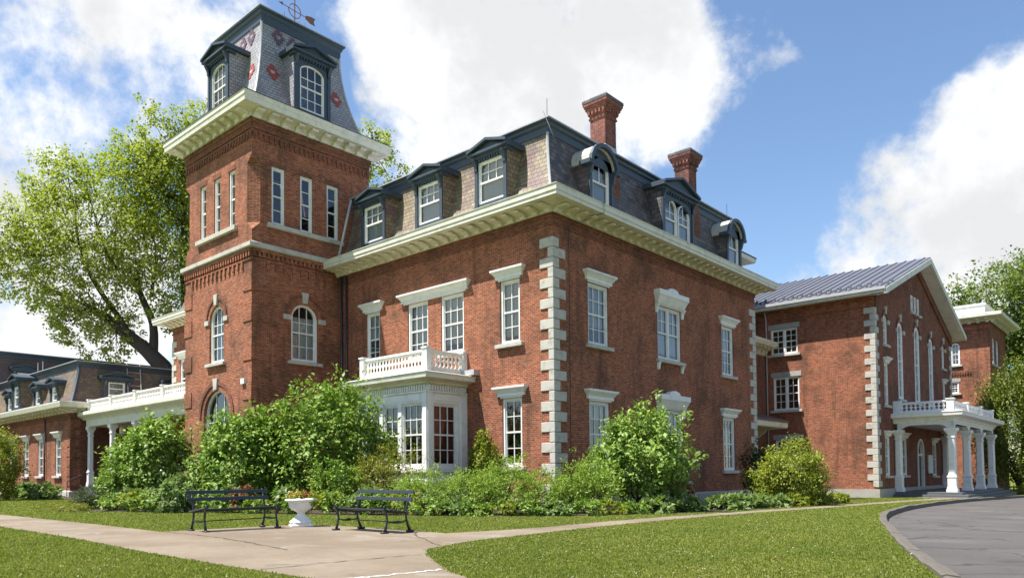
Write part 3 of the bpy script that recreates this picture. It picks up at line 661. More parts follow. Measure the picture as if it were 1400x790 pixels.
for X, Y, sx, sy in ((RT[1], RT[2], 1, -1), (RT[0], RT[2], -1, -1), (RT[1], RT[3], 1, 1), (RT[0], RT[3], -1, 1)):   # chamfered corners with stops
    p, q, o = (X - sx * ch, Y), (X, Y - sy * ch), (X, Y)
    m.poly([(*p, z0 + .4), (*q, z0 + .4), (*q, z1 - .4), (*p, z1 - .4)])
    m.poly([(*p, z0 + .4), (*q, z0 + .4), (*o, z0)]); m.poly([(*p, z1 - .4), (*q, z1 - .4), (*o, z1)])
    for e in (p, q): m.poly([(*e, z0), (*e, z0 + .4), (*o, z0)]); m.poly([(*e, z1), (*e, z1 - .4), (*o, z1)])
m.build('belfry_wall', tower, recalc=False)
m = MB().mat('stone'); ring_sweep(m, RT, [(-.02, 11.74), (.16, 11.76), (.2, 11.8), (.2, 11.98), (.0, 12.08)]); m.build('belt_course', tower)
def corbels(F, a, b, zt, name):
    m = MB().mat('brick')
    m.fbox(F, a, b, -.02, .12, zt - .14, zt); m.fbox(F, a, b, -.02, .05, zt - .52, zt - .44)
    for u in span(a + .1, b - .1, .235): m.fbox(F, u - .06, u + .06, -.02, .10, zt - .36, zt - .14)
    m.fbox(F, a, b, -.02, .04, zt - .36, zt - .30)
    if name == 'low':
        for u in span(a + .8, b - .8, .42): m.fbox(F, u - .08, u + .08, -.02, .07, zt - .82, zt - .52); m.fbox(F, u - .05, u + .05, -.02, .04, zt - .96, zt - .82)
    m.build('corbel_table', tower)
corbels(TL, RT[0], RT[1], 11.74, 'low'); corbels(TR, RT[2], 0, 11.74, 'low')
def corb2(F, a, b):
    m = MB().mat('brick_dark'); m.fbox(F, a, b, -.02, .06, 17.28, 17.55); m.fbox(F, a - .06, b + .06, -.02, .12, 17.552, 17.96)
    for u in span(a + .12, b - .12, .27): m.fbox(F, u - .06, u + .06, -.02, .055, 16.82, 17.12); m.fbox(F, u + .06, u + .12, -.02, .055, 16.95, 17.12)
    m.fbox(F, a, b, -.02, .055, 17.12, 17.19)
    m.build('corbel_table', tower)
corb2(TL, RT[0], RT[1]); corb2(TR, RT[2], RT[3])
m = MB().mat('cornice_paint'); ring_sweep(m, RT, [(.121, 17.75), (.17, 17.75), (.17, 17.92), (.3, 17.98), (.7, 18.06)])
ring_sweep(m, RT, [(.7, 18.06), (.78, 18.06), (.80, 18.28), (.83, 18.3), (.83, 18.47), (.86, 18.5)]); m.mat('dark_metal'); ring_sweep(m, RT, [(.86, 18.5), (.87, 18.54), (.7, 18.56), (0, 18.62)])
cor = m.build('cornice', tower)
for F, a, b in ((TL, RT[0], RT[1]), (TR, RT[2], RT[3])): brackets(cor, F, span(a + .12, b - .12, .74), .17, 18.0, .3, .5, .34, 'cornice_paint')
ZS0, ZS1 = 18.55, 23.2
tmr, ft = mansard(tower, RT, ZS0, ZS1, .10, 1.08, 'slate_grey', power=1.9, steps=12)
hip_caps(tmr, RT, ft, ZS0, ZS1, w_=.06)
crown(tower, RT, 23.2, 23.86, 1.08, .22)
def flower(F, u, z, c1='pale_slate', c2='red_slate'):
    """a diamond of coloured pointed slates lying on the roof slope"""
    m = MB()
    for row in range(-2, 3):
        n_ = 3 - abs(row)
        for k in range(n_):
            du, dz = (k - (n_ - 1) / 2) * .235, row * .165; m.mat(c1 if row == 0 and k == 1 else c2)
            m.poly([F(u + du + a, -ft(z + dz + b) + .03, z + dz + b) for a, b in ((-.112, .085), (-.112, -.04), (-.06, -.085), (.06, -.085), (.112, -.04), (.112, .085))])
    m.build('slate_flower', tmr, recalc=False)
for F, c in ((TR, ucR), (TL, ucL)):
    for s in (-1, 1): flower(F, c + s * 1.82, 20.75)
    for du, z in ((-1.35, 22.75), (-.55, 22.65), (.55, 22.65), (1.35, 22.75)): flower(F, c + du, z, 'slate_grey', 'purple_slate')
for F, c in ((TL, ucL + .15), (TR, -1.53)): dormer(tower, F, c, 18.5, 21.75, 2.05, .02, (.69, 19.1, 21.0, .38), back=2.2, cheek='slate_grey', blind=.5 if F is TL else None, low=True)
for F, ops in ((TL, opsL), (TR, opsR)):
    for o in ops: window(tower, F, *o[:4], cols=1, rows=2, cs=.09, sill=False, n=-.1)
    s = MB().mat('stone'); s.fbox(F, ops[0][0] - .25, ops[2][1] + .25, -.03, .16, 12.86, 13.075); s.build('sill', tower, bevel=.012)
    for o in ops:
        h = MB().mat('brick_dark'); h.fbox(F, o[0] - .1, o[1] + .1, -.03, .02, 15.804, 16.05); h.build('brick_lintel', tower)
for F, o in ((TL, aL), (TR, aR)):
    wn = window(tower, F, *o, cols=3, rows=2, cs=.12, n=-.14, blind=.95)
    c = (o[0] + o[1]) / 2; r = (o[1] - o[0]) / 2
    for s in (-1, 1):
        k = MB().mat('stone'); k.fbox(F, *sorted((c + s * (r + .02), c + s * (r + .42))), -.03, .07, 8.72, 8.95); k.build('impost', wn, bevel=.01)
    k = MB().mat('stone'); k.frust(F, (c - .12, c + .12, -.03, .09), 9.6, (c - .19, c + .19, -.03, .09), 10.12); k.build('keystone', wn, bevel=.01)
    a = MB().mat('brick_dark'); oo = arch_pts(c - r - .34, c + r + .34, 8.955, r + .34, 14); ii = arch_pts(c - r - .2, c + r + .2, 8.955, r + .2, 14)
    for i in range(14): a.prism(F, [oo[i], oo[i + 1], ii[i + 1], ii[i]], -.02, .05)
    a.build('brick_arch', wn)
wn = window(tower, TL, ucL - 1.3, ucL + 1.3, .6, 4.2, 1.3, cols=3, rows=2, n=-.2)
k = MB().mat('stone'); k.frust(TL, (ucL - .15, ucL + .15, -.03, .09), 5.5, (ucL - .22, ucL + .22, -.03, .09), 6.05); k.build('keystone', wn)
k = MB().mat('brick_dark'); oo = arch_pts(ucL - 1.75, ucL + 1.75, 4.2, 1.75, 16); ii = arch_pts(ucL - 1.55, ucL + 1.55, 4.2, 1.55, 16)
for i in range(16): k.prism(TL, [oo[i], oo[i + 1], ii[i + 1], ii[i]], -.02, .05)
k.build('brick_arch', wn)
k = MB().mat('white_paint'); k.fbox(TL, tx - .75, tx - .45, -.02, .14, 5.55, 5.8); k.build('wall_light', tower)
for X, sx in ((RT[1], 1), (RT[0], -1)):      # raised brick corner blocks
    for z in (1.6, 3.4, 5.2, 7.0, 8.8, 10.2):
        m = MB().mat('brick'); x0, x1 = sorted((X - sx * .75, X + sx * .04)); m.box(x0, x1, ty - .04, ty + (.75 if sx > 0 else .5), z - .38, z + .38); m.build('corner_block', tower)
m = MB().mat('stone_grey'); ring_sweep(m, RT, [(.1, -.4), (.1, .3), (0, .4)]); m.build('plinth', tower)
# weather vane
vx, vy = -16.6, -.71
m = MB().mat('rust'); m.tube([(vx, vy, 23.8), (vx, vy, 26.9)], .03, 6)
ring = [(vx, vy + .36 * math.cos(t), 25.8 + .36 * math.sin(t)) for t in [2 * math.pi * i / 24 for i in range(25)]]; m.tube(ring, .025, 5)
m.tube([(vx, vy - .95, 25.88), (vx, vy + .95, 25.74)], .022, 5)
m.prism(F_E(vx), [(vy - .95, 25.88), (vy - .7, 25.96), (vy - .7, 25.8)], -.012, .012)
m.prism(F_E(vx), [(vy + .65, 25.86), (vy + 1.0, 25.94), (vy + 1.25, 25.92), (vy + 1.15, 25.7), (vy + 1.25, 25.54), (vy + .95, 25.54), (vy + .65, 25.68)], -.015, .015)
for s in (-1, 1): m.tube([(vx, vy, 25.05), (vx, vy + s * .3, 25.08), (vx, vy + s * .6, 25.25), (vx, vy + s * .62, 25.45)], .015, 5); m.tube([(vx, vy, 25.05), (vx + s * .45, vy, 25.05)], .015, 5)
m.lathe((vx, vy, 24.6), [(.02, 0), (.08, .05), (.08, .12), (.02, .17)], 8)
m.build('weather_vane', tower)

# ---------------------------------------------------------------- gabled hall
hall = thing('gabled_hall', 'red brick hall with grey metal gable roof and tall arched windows behind the white portico', 'building', (-8, 37.8, -.5))
gx, gy, gw = 3.671, 27.37, 20.85; GL, GF = F_S(gy), F_E(gx); gm = gy + gw / 2
opsG = [(-2.92, -1.12, 9.18, 10.89, 0), (-2.8, -1.06, 5.42, 7.64, 0), (-2.72, -1.02, 1.6, 3.44, 0)]
m = MB().mat('brick'); wall(m, GL, -26, gx, -1.5, 12.3, opsG); m.build('wall', hall, recalc=False)
def gop(c, hw, z0, z1, arch=True): return (c - hw, c + hw, z0, z1 - (hw if arch else 0), hw if arch else 0)
tall = [gop(33.0, .62, 6.1, 11.3), gop(37.35, .68, 6.1, 11.6), gop(41.4, .62, 6.1, 11.3)]; small = [gop(29.6, .42, 9.4, 11.3), gop(45.4, .42, 9.4, 11.3)]
lows = [gop(29.6, .42, 5.5, 8.2, 0), gop(45.5, .42, 5.5, 8.2, 0)]; gr_ = [gop(29.5, .5, 1.0, 3.5, 0), gop(33.4, .65, 1.0, 3.5, 0), gop(41.8, .65, .9, 3.4, 0)]
door_ = gop(37.6, .85, -.2, 3.6)
gab = [(36.0 + .85 * i, 36.62 + .85 * i, 12.55, 13.75, 0) for i in range(3)]
m = MB().mat('brick_dark'); wall(m, GF, gy, gy + gw, -1.6, 12.3, tall + small + lows + gr_ + [door_])  # gable front in darker brick: its shade is in the colour
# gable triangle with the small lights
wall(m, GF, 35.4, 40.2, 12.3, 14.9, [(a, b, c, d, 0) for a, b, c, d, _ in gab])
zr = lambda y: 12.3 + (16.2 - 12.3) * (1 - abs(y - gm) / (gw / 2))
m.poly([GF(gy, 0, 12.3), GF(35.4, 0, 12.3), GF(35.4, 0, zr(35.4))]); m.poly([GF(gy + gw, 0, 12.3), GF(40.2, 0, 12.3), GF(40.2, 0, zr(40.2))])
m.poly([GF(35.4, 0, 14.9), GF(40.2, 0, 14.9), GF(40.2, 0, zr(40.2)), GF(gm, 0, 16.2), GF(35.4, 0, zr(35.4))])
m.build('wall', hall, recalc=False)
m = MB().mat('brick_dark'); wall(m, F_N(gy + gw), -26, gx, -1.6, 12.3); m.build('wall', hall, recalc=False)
m = MB().mat('brick'); m.fbox(GL, -26, gx, -.02, .10, 11.55, 11.98); m.fbox(GL, -26, gx, -.02, .2, 11.982, 12.3); m.build('frieze', hall)
m = MB().mat('brick_dark')
for s in (-1, 1):
    y0 = gm + s * gw / 2; m.prism(GF, [(y0, 11.5), (y0, 12.3), (gm, 16.18), (gm, 15.6)], -.02, .12)
m.build('rake_frieze', hall)
m = MB(); m.mat('metal_roof'); ov = .95; ze, zp = 12.45, 16.62
for s in (-1, 1):
    ye = gm + s * (gw / 2 + ov); F = F_E(0)
    m.prism(F, [(ye, ze), (gm, zp), (gm, zp - .08), (ye, ze - .08)], -26, gx + ov)
    for x in np.arange(-25.5, gx + ov, .62):
        m.prism(F, [(ye, ze + .005), (gm, zp + .005), (gm, zp + .07), (ye, ze + .07)], x - .018, x + .018)
    if s < 0:
        for k in (.06, .1, .14):
            for x in np.arange(-25.2, gx + ov, .62): m.fbox(F, ye + k * 11.3 + (.3 if k == .1 else 0), ye + k * 11.3 + .12 + (.3 if k == .1 else 0), x - .06, x + .06, ze + k * 4.17 + .03, ze + k * 4.17 + .2)
m.build('roof', hall)
m = MB().mat('cornice_paint')      # eaves boards, raking soffits
for s in (-1, 1):
    ye = gm + s * (gw / 2 + ov); yw = gm + s * gw / 2
    m.prism(F_E(0), [(ye, ze - .085), (ye, ze - .34), (yw, 12.2), (yw, 12.62)], -26, gx + ov - .1)
    m.prism(F_E(0), [(ye - s * -.03, ze - .1), (ye - s * -.03, ze - .42), (ye + s * -.12, ze - .42), (gm, zp - .5), (gm, zp - .1)], gx + ov - .1, gx + ov + .06)
    m.prism(F_E(0), [(yw, 12.25), (ye, ze - .4), (gm, zp - .48), (gm, 16.17)], gx - .02, gx + ov - .1)
m.mat('flashing'); m.fbox(GL, -26, gx + ov, ov, ov + .12, ze - .16, ze + .02)
ev = m.build('eaves', hall)
for i in range(26):
    t_ = (i + .5) / 26; y = gy + .3 + (gw / 2 - .3) * t_
    o = bpy.data.objects.new('bracket', bracket_mesh(.28, .5, .2, 'cornice_paint')); col.objects.link(o); o.location = (gx, y, zr(y) + .06); o.rotation_euler = (0, 0, math.pi / 2); o.parent = ev
for o, bl in zip(opsG, (None, None, None)): window(hall, GL, *o[:4], cols=2, rows=2, mull=True, cs=.08, hood=lintel, n=-.1)
def arch_trim(wn, F, o):
    c = (o[0] + o[1]) / 2; r = (o[1] - o[0]) / 2
    for s in (-1, 1):
        k = MB().mat('stone'); k.fbox(F, *sorted((c + s * (r + .04), c + s * (r + .36))), -.03, .1, o[3] - .12, o[3] + .15); k.build('impost', wn)
    k = MB().mat('stone'); k.frust(F, (c - .1, c + .1, -.03, .1), o[3] + o[4] + .06, (c - .16, c + .16, -.03, .12), o[3] + o[4] + .55); k.build('keystone', wn)
    a = MB().mat('brick_dark'); oo = arch_pts(c - r - .34, c + r + .34, o[3], r + .34, 12); ii = arch_pts(c - r - .16, c + r + .16, o[3], r + .16, 12)
    for i in range(12): a.prism(F, [oo[i], oo[i + 1], ii[i + 1], ii[i]], -.02, .06)
    a.build('brick_arch', wn)
for o in tall: arch_trim(window(hall, GF, *o, cols=2, rows=4, cs=.2, sill=True, n=-.06, blind=.98), GF, o)
for o in small: arch_trim(window(hall, GF, *o, cols=2, rows=2, cs=.12, n=-.08), GF, o)
for o in lows: window(hall, GF, *o, cols=2, rows=2, n=-.08, hood=hood_flat(.2, .3, fz=.05))
for o in gr_: window(hall, GF, *o, cols=2, rows=2, n=-.08, hood=hood_flat(.2, .3, fz=.05), blind=.5)
for o in gab: window(hall, GF, *o, cols=1, rows=2, cs=.08, n=-.06)
m = MB().mat('white_paint'); dn = -.12
oo = arch_pts(door_[0], door_[1], door_[3], door_[4], 12); ii = arch_pts(door_[0] + .16, door_[1] - .16, door_[3], door_[4] - .16, 12)
for i in range(12): m.prism(GF, [oo[i], oo[i + 1], ii[i + 1], ii[i]], -.2, .06)
for a, b in ((door_[0], door_[0] + .16), (door_[1] - .16, door_[1])): m.fbox(GF, a, b, -.2, .06, -.1, door_[3])
m.fbox(GF, door_[0] + .16, door_[1] - .16, -.16, -.02, 2.35, 2.5)
dr = m.build('door', hall)
m = MB().mat('dark_door'); m.fbox(GF, door_[0] + .16, door_[1] - .16, -.19, -.14, -.1, 2.35); m.build('door_leaf', dr)
m = MB().mat('notice_white'); m.fbox(GF, door_[0] + .3, door_[0] + .62, -.139, -.125, 1.3, 1.75); m.build('door_notice', dr)
quoin(hall, gx, gy, 1, -1, -.1, 11.5, la=(.62, .28), lb=(.35, .7), h=.40); quoin(hall, gx, gy + gw, 1, 1, -.3, 11.5, lb=(.7, .35), h=.4)
m = MB().mat('stone_grey'); m.fbox(GL, -26, gx + .1, -.02, .10, -1.4, .18); m.fbox(GF, gy, gy + gw, -.02, .098, -1.6, .18); m.build('plinth', hall)
pipe(hall, [(-3.2, gy - .3, 12.1), (-3.2, gy - .09, 11.6), (-3.2, gy - .09, -.3)], .05, 'flashing')
# portico
por = thing('portico', 'white columned entrance portico with pierced balustrade on the gable end of the brick hall', 'portico', (5.3, 37.7, -.4))
cx, cy0, cy1 = 6.95, 31.15, 44.3
cys = [cy0 + (cy1 - cy0) * i / 3 for i in range(4)]
m = MB().mat('porch_floor')
m.box(gx + .1, cx + .62, cy0 - .6, cy1 + .6, -1.3, -.06); m.box(gx + .1, cx + 1.0, cy0 - .95, cy1 + .95, -1.35, -.21); m.box(gx + .1, cx + 1.35, cy0 - 1.3, cy1 + 1.3, -1.4, -.36)
m.build('floor', por, bevel=.01)
for y in cys: column(por, cx, y, -.06, 3.95, .22)
for y in (cy0, cy1): column(por, gx + .22, y, -.06, 3.95, .2)
RP = (gx + .02, cx, cy0, cy1)
m = MB().mat('white_paint')
def beam(F, a, b, n, arch):
    cpt = [(a, 4.35), (a, 3.9), (a + .15, 3.95), (a + .38, 4.12), (a + .7, 4.2)] + [(b - .7, 4.2), (b - .38, 4.12), (b - .15, 3.95), (b, 3.9), (b, 4.35)]
    m.prism(F, cpt, n - .16, n + .16)
E_ = F_E(0)
for i in range(3): beam(E_, cys[i], cys[i + 1], cx, 1)
for y in (cy0, cy1): beam(F_S(y), gx + .22, cx, 0, 1)
RQ = (gx - .5, cx + .2, cy0 - .2, cy1 + .2)
ring_sweep(m, RQ, [(-.45, 4.3), (-.45, 4.2), (.0, 4.2)][::-1]); m.rings([rect(*RQ, o, z) for o, z in ((0, 4.355), (.02, 4.5), (.1, 4.52), (.14, 4.62), (.5, 4.7), (.56, 4.72), (.58, 4.88), (.62, 4.95), (.5, 5.0))], caps=True)
m.build('entablature', por)
m = MB().mat('white_paint'); zb0, zb1 = 5.0, 5.72
for F, a, b, n in ((F_S(cy0), gx + .1, cx, 0), (F_E(cx), cy0, cy1, 0), (F_N(cy1), gx + .1, cx, 0)):
    m.fbox(F, a, b, n - .07, n + .07, zb1 - .09, zb1); m.fbox(F, a, b, n - .05, n + .05, zb0, zb0 + .12); baluster_panel(m, F, a, b, n - .02, n + .02, zb0 + .12, zb1 - .09, .26)
for x, y in [(cx, y) for y in cys] + [(gx + .2, cy0), (gx + .2, cy1)]: m.box(x - .2, x + .2, y - .2, y + .2, zb0 - .02, zb1 + .04); m.box(x - .25, x + .25, y - .25, y + .25, zb1 + .041, zb1 + .11)
m.build('balustrade', por)
o = MB().mat('notice_white'); o.fbox(GF, 39.55, 40.75, .02, .1, 1.1, 2.45); ob = o.build('notice_board'); tag(ob, 'white notice board on the brick wall under the portico', 'notice board')

# ---------------------------------------------------------------- link block, far tower, wings
link = thing('link_building', 'narrow recessed brick link with bracketed eave and door hood between house and gabled hall', 'building', (-6, 22, -.3))
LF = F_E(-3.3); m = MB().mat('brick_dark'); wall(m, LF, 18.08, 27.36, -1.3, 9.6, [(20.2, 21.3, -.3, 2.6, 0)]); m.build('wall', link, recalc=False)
m = MB().mat('cream_paint'); m.nprism(LF, [(0, 9.15), (.1, 9.2), (.2, 9.5), (.85, 9.62), (.95, 9.8), (.95, 9.98), (0, 10.1)], 18.1, 27.2); c_ = m.build('cornice', link); brackets(c_, LF, span(18.5, 26.9, .6), .1, 9.58, .3, .6, .22)
m = MB().mat('slate_dark'); m.box(-20, -3.3, 18.12, 27.3, 9.9, 10.15); m.build('roof', link)
m = MB().mat('cream_paint'); m.nprism(LF, [(0, 4.0), (.1, 3.6), (.2, 3.95), (2.3, 4.05), (2.35, 4.12), (2.35, 4.4), (0, 4.42)], 19.6, 25.0); m.mat('slate_dark'); m.nprism(LF, [(0, 4.425), (2.4, 4.405), (2.4, 4.5), (0, 5.3)], 19.5, 25.1)
m.mat('cream_paint')
for u in (19.9, 24.7): m.nprism(LF, [(0, 2.9), (.12, 2.9), (.3, 3.4), (1.0, 3.9), (1.0, 4.0), (0, 4.0)], u, u + .18)
m.build('door_hood', link)
m = MB().mat('dark_door'); m.fbox(LF, 20.2, 21.3, -.18, -.1, -.4, 2.6); m.build('door', link)
m = MB().mat('brick_dark'); m.box(-14, -4.6, 18.3, 26.4, 10.1, 15.55); m.build('upper_storey', link)
m = MB().mat('cornice_paint'); RU = (-14, -4.6, 18.3, 26.2); ring_sweep(m, RU, [(.02, 15.4), (.7, 15.55), (.85, 15.6), (.9, 15.85)]); m.mat('dark_metal'); ring_sweep(m, RU, [(.9, 15.85), (.92, 15.95), (0, 16.1)]); m.poly(rect(*RU, 0, 16.1)); m.build('upper_eave', link)
sq = thing('square_tower', 'flat-roofed square brick tower with white eaves beyond the gabled hall', 'tower', (0, 63, -.8))
S2, E2 = F_S(58), F_E(4.9)
o1, o2, o3 = (1.78, 2.5, 11.15, 12.85, .36), (1.65, 2.35, 8.5, 9.55, 0), [(59.2, 60.3, 11.1, 13.1, .5), (61.2, 62.3, 11.1, 13.1, .5), (59.6, 60.6, 7.5, 9.6, 0)]
m = MB().mat('brick'); wall(m, S2, -8, 4.9, -2, 15.1, [o1, o2]); m.build('wall', sq, recalc=False)
m = MB().mat('brick_dark'); wall(m, E2, 58, 66.5, -2, 15.1, o3); wall(m, F_N(66.5), -8, 4.9, -2, 15.1); wall(m, F_W(-8), 58, 66.5, -2, 15.1)  # darker brick paints the shade on the walls turned from the sun
m.fbox(S2, -8, 4.9, -.02, .06, 14.2, 14.28); m.fbox(S2, -8, 4.9, -.02, .12, 14.7, 15.1)
for u in span(1.6, 3.3, .2): m.fbox(S2, u - .06, u + .06, -.02, .1, 10.2, 10.5)
m.build('wall', sq, recalc=False)
window(sq, S2, *o1, cols=2, rows=2, n=-.06, blind=.9); window(sq, S2, *o2[:4], cols=2, rows=2, n=-.08, hood=lintel)
for o in o3: window(sq, E2, *o, cols=2, rows=2, n=-.08)
RS = (-8, 4.9, 58, 66.5); m = MB().mat('cornice_paint'); ring_sweep(m, RS, [(.125, 14.95), (.3, 15.1), (1.1, 15.25), (1.15, 15.3), (1.15, 15.58), (.9, 15.62), (-.2, 15.85)]); c_ = m.build('cornice', sq)
brackets(c_, S2, span(.5, 4.8, .7), .13, 15.15, .3, .7, .25, 'cornice_paint'); brackets(c_, E2, span(58.2, 66.3, .7), .13, 15.15, .3, .7, .25, 'cornice_paint')
m = MB().mat('white_paint'); ring_sweep(m, RS, [(-.35, 15.8), (-.35, 16.55), (-.25, 16.58), (-.25, 16.75), (-.6, 16.76)]); m.poly(rect(*RS, -.6, 16.76)); m.build('parapet', sq)

wing = thing('mansard_wing', 'low single-storey brick wing with slate mansard roof and small dormers behind shrubs', 'building', (-48, 1, 0))
wx, wy = -37.7, -4.5; RW = (-62, wx, wy, 5.8); WL, WX = F_S(wy), F_E(wx)
opsW = [(-40.62, -39.5, 1.5, 4.1, 0), (-44.35, -43.2, 1.5, 4.1, 0), (-47.6, -46.5, 1.5, 4.1, 0), (-51.2, -50.1, 1.5, 4.1, 0)]
m = MB().mat('brick'); wall(m, WL, -62, wx, -.3, 6.0, opsW); m.build('wall', wing, recalc=False)
m = MB().mat('brick_dark'); wall(m, WX, wy, 5.8, -.3, 6.0); m.build('wall', wing, recalc=False)  # shaded end wall: same brick, painted darker
for o in opsW: window(wing, WL, *o[:4], cols=2, hood=hood_flat(.3, .36), blind=.5)
m = MB().mat('brick_dark'); ring_sweep(m, RW, [(0, 5.3), (.05, 5.32), (.05, 5.5), (.1, 5.52), (.1, 5.95)]); m.build('frieze', wing)
m = MB().mat('stone'); ring_sweep(m, RW, [(.09, -.3), (.09, .42), (0, .5)]); m.build('plinth', wing)
m = MB().mat('brick')
for k in range(7):
    z = .8 + k * .66; m.box(wx - .6, wx + .04, wy - .04, wy + .6, z, z + .46); m.box(wx - .3, wx + .012, wy - .012, wy + .3, z + .44, z + .68)
m.build('quoin', wing)
m = MB().mat('cream_paint'); ring_sweep(m, RW, [(.1, 5.72), (.2, 5.86), (.8, 6.0), (.82, 6.0)]); m.mat('cornice_paint'); ring_sweep(m, RW, [(.82, 6.0), (.88, 6.02), (.95, 6.3), (.95, 6.38), (0, 6.48)]); c_ = m.build('cornice', wing)
brackets(c_, WL, span(-53, wx, .7), .1, 5.92, .24, .6, .24); brackets(c_, WX, span(wy, -3.4, .55), .1, 5.92, .24, .6, .24, 'cornice_paint')
wm, fwg = mansard(wing, RW, 6.45, 8.95, .1, .75, 'slate_wing', power=1.3)
hip_caps(wm, RW, fwg, 6.45, 8.95, 'bluegrey_paint', .13, corners=(1,))
crown(wing, RW, 8.95, 9.35, .75, .25)
for uc in (-41.35, -45.0, -51.9): dormer(wing, WL, uc, 6.45, 7.95, 1.6, -.12, (.5, 6.75, 7.75, 0), cheek='slate_wing', back=1.6, cols=1, rows=2)
dormer(wing, WL, -48.4, 6.45, 8.75, 1.9, .35, (.5, 6.75, 8.3, 0), cheek='slate_wing', back=2.6, cols=1, rows=2)
dormer(wing, WX, -1.55, 6.45, 8.2, 1.75, -.12, (.55, 7.05, 8.02, 0), cheek='slate_wing', back=1.6, cols=1, rows=1); dormer(wing, WX, 2.6, 6.45, 8.2, 1.75, -.12, (.55, 7.05, 8.02, 0), cheek='slate_wing', back=1.6, cols=1, rows=1)
pipe(wing, [(-43.0 + .45, wy - .1, 5.6), (-43.0 + .45, wy - .1, .2)], .05)
m = MB().mat('stone'); m.tube([(-37.2, -1.0, 6.6), (-38.6, -.6, 9.6)], .03, 6); m.tube([(-37.2, -.1, 6.6), (-38.6, .3, 9.6)], .03, 6)
for k in range(6): t_ = (k + .5) / 6; m.tube([(-37.2 - 1.4 * t_, -1 + .4 * t_, 6.6 + 3 * t_), (-37.2 - 1.4 * t_, -.1 + .4 * t_, 6.6 + 3 * t_)], .018, 5)
lad = m.build('roof_ladder'); tag(lad, 'thin roof ladder leaning up the slate slope beside the low wing dormer', 'ladder')
m = MB().mat('flashing')
for x in (-49.4, -50.6): m.tube([(x, -2.8, 9.3), (x, -2.8, 10.6)], .03, 6)
m.build('vent_pipe', wing)
rear = thing('rear_range', 'long dark slate mansard range rising behind the low dormered wing', 'building', (-75, 5, 0))
RR = (-95, -60.5, -22, 26); m = MB().mat('brick_dark'); ring_sweep(m, RR, [(0, -.5), (0, 8.6)]); m.build('wall', rear)
m = MB().mat('cornice_paint'); ring_sweep(m, RR, [(0, 8.3), (.6, 8.5), (.7, 8.8), (0, 8.9)]); m.build('cornice', rear)
mansard(rear, RR, 8.85, 12.3, .1, .8, 'slate_dark'); crown(rear, RR, 12.3, 12.8, .8, .3)
dormer(rear, F_E(-60.5), -1.0, 8.85, 11.2, 1.9, -.1, (.6, 9.3, 10.9, 0), cheek='slate_dark', back=1.8)

porch = thing('colonnade_porch', 'white columned porch with lacy roof balustrade between low wing and brick tower', 'porch', (-29, -2, .2))
py = -3.5; PF = F_S(py)
m = MB().mat('porch_floor'); m.box(wx + .15, -20.5, py - .3, -.08, -.2, .75); m.box(-36.4, -33.5, py - .75, py - .3, -.2, .5); m.box(-36.4, -33.5, py - 1.2, py - .75, -.2, .25); m.build('floor', porch)
for x in (-36.95, -33.15, -29.4, -25.6, -21.8): column(porch, x, py, .75, 4.75, .15)
m = MB().mat('cornice_paint'); m.box(-37.2, -20.5, py - .2, py + .2, 4.75, 5.2); m.box(-37.2, -36.8, py + .21, 0, 4.75, 5.2)
m.mat('cream_paint'); m.box(-36.79, -20.5, py + .21, -.08, 5.1, 5.2)
m.mat('cornice_paint'); m.nprism(PF, [(-.2, 5.201), (.22, 5.201), (.3, 5.3), (.55, 5.42), (.62, 5.5), (.62, 5.68), (.5, 5.74), (-.2, 5.8)], -37.75, -20.5); m.box(-37.2, -20.5, py + .21, -.08, 5.3, 5.78)
m.build('entablature', porch)
balustrade(porch, PF, -36.9, -20.5, .1, 5.82, 6.5, (-36.9, -33.1, -29.3, -25.5, -21.7), step=.22)
m = MB().mat('dark_metal'); m.tube([(-37.3, py - 1.3, 1.1), (-37.3, py - .2, 1.65), (-36.9, py - .2, 1.65)], .025, 6); m.tube([(-37.3, py - 1.3, 0.1), (-37.3, py - 1.3, 1.1)], .025, 6); m.build('handrail', porch)
m = MB().mat('brick_dark'); wall(m, F_S(-.06), wx, -32.55, 0, 6); m.build('back_wall', porch, recalc=False)  # porch shade put into the darker brick colour
lan = MB().mat('notice_white'); lan.lathe((-35.0, -2.2, 4.2), [(.05, 0), (.2, .06), (.22, .4), (.14, .55), (.03, .6)], 8); lan.mat('dark_metal'); lan.tube([(-35, -2.2, 4.8), (-35, -2.2, 5.1)], .02, 5)
tag(lan.build('hanging_lantern'), 'white hanging lantern under the columned porch roof', 'lantern')


# ---------------------------------------------------------------- ground, paths, road
from mathutils.geometry import delaunay_2d_cdt
def catmull(P, k=6):
    out = []
    for i in range(len(P) - 1):
        p0, p1, p2, p3 = (np.array(P[max(0, min(len(P) - 1, j))]) for j in (i - 1, i, i + 1, i + 2))
        for s in range(k):
            t = s / k; out.append(tuple(.5 * (2 * p1 + (p2 - p0) * t + (2 * p0 - 5 * p1 + 4 * p2 - p3) * t * t + (3 * p1 - p0 - 3 * p2 + p3) * t ** 3)))
    return out + [tuple(P[-1])]
kerb_line = catmull([(9.9, 58), (9.25, 42), (8.75, 30), (8.7, 21), (9.3, 11.5), (10.35, 4.2), (11.55, -.8), (12.9, -5.2), (14.1, -9), (15.2, -12.2), (16.3, -15), (18.2, -18), (22, -21)])
def offset(L, o):
    r = []
    for i, p in enumerate(L):
        a, b = L[max(0, i - 1)], L[min(len(L) - 1, i + 1)]; d = Vector((b[0] - a[0], b[1] - a[1])).normalized(); r.append((p[0] - d.y * o, p[1] + d.x * o))
    return r
kerb_in = offset(kerb_line, .17); kerb_mid = offset(kerb_line, .09)
road_poly = kerb_mid + [(120, -21), (120, 58)]
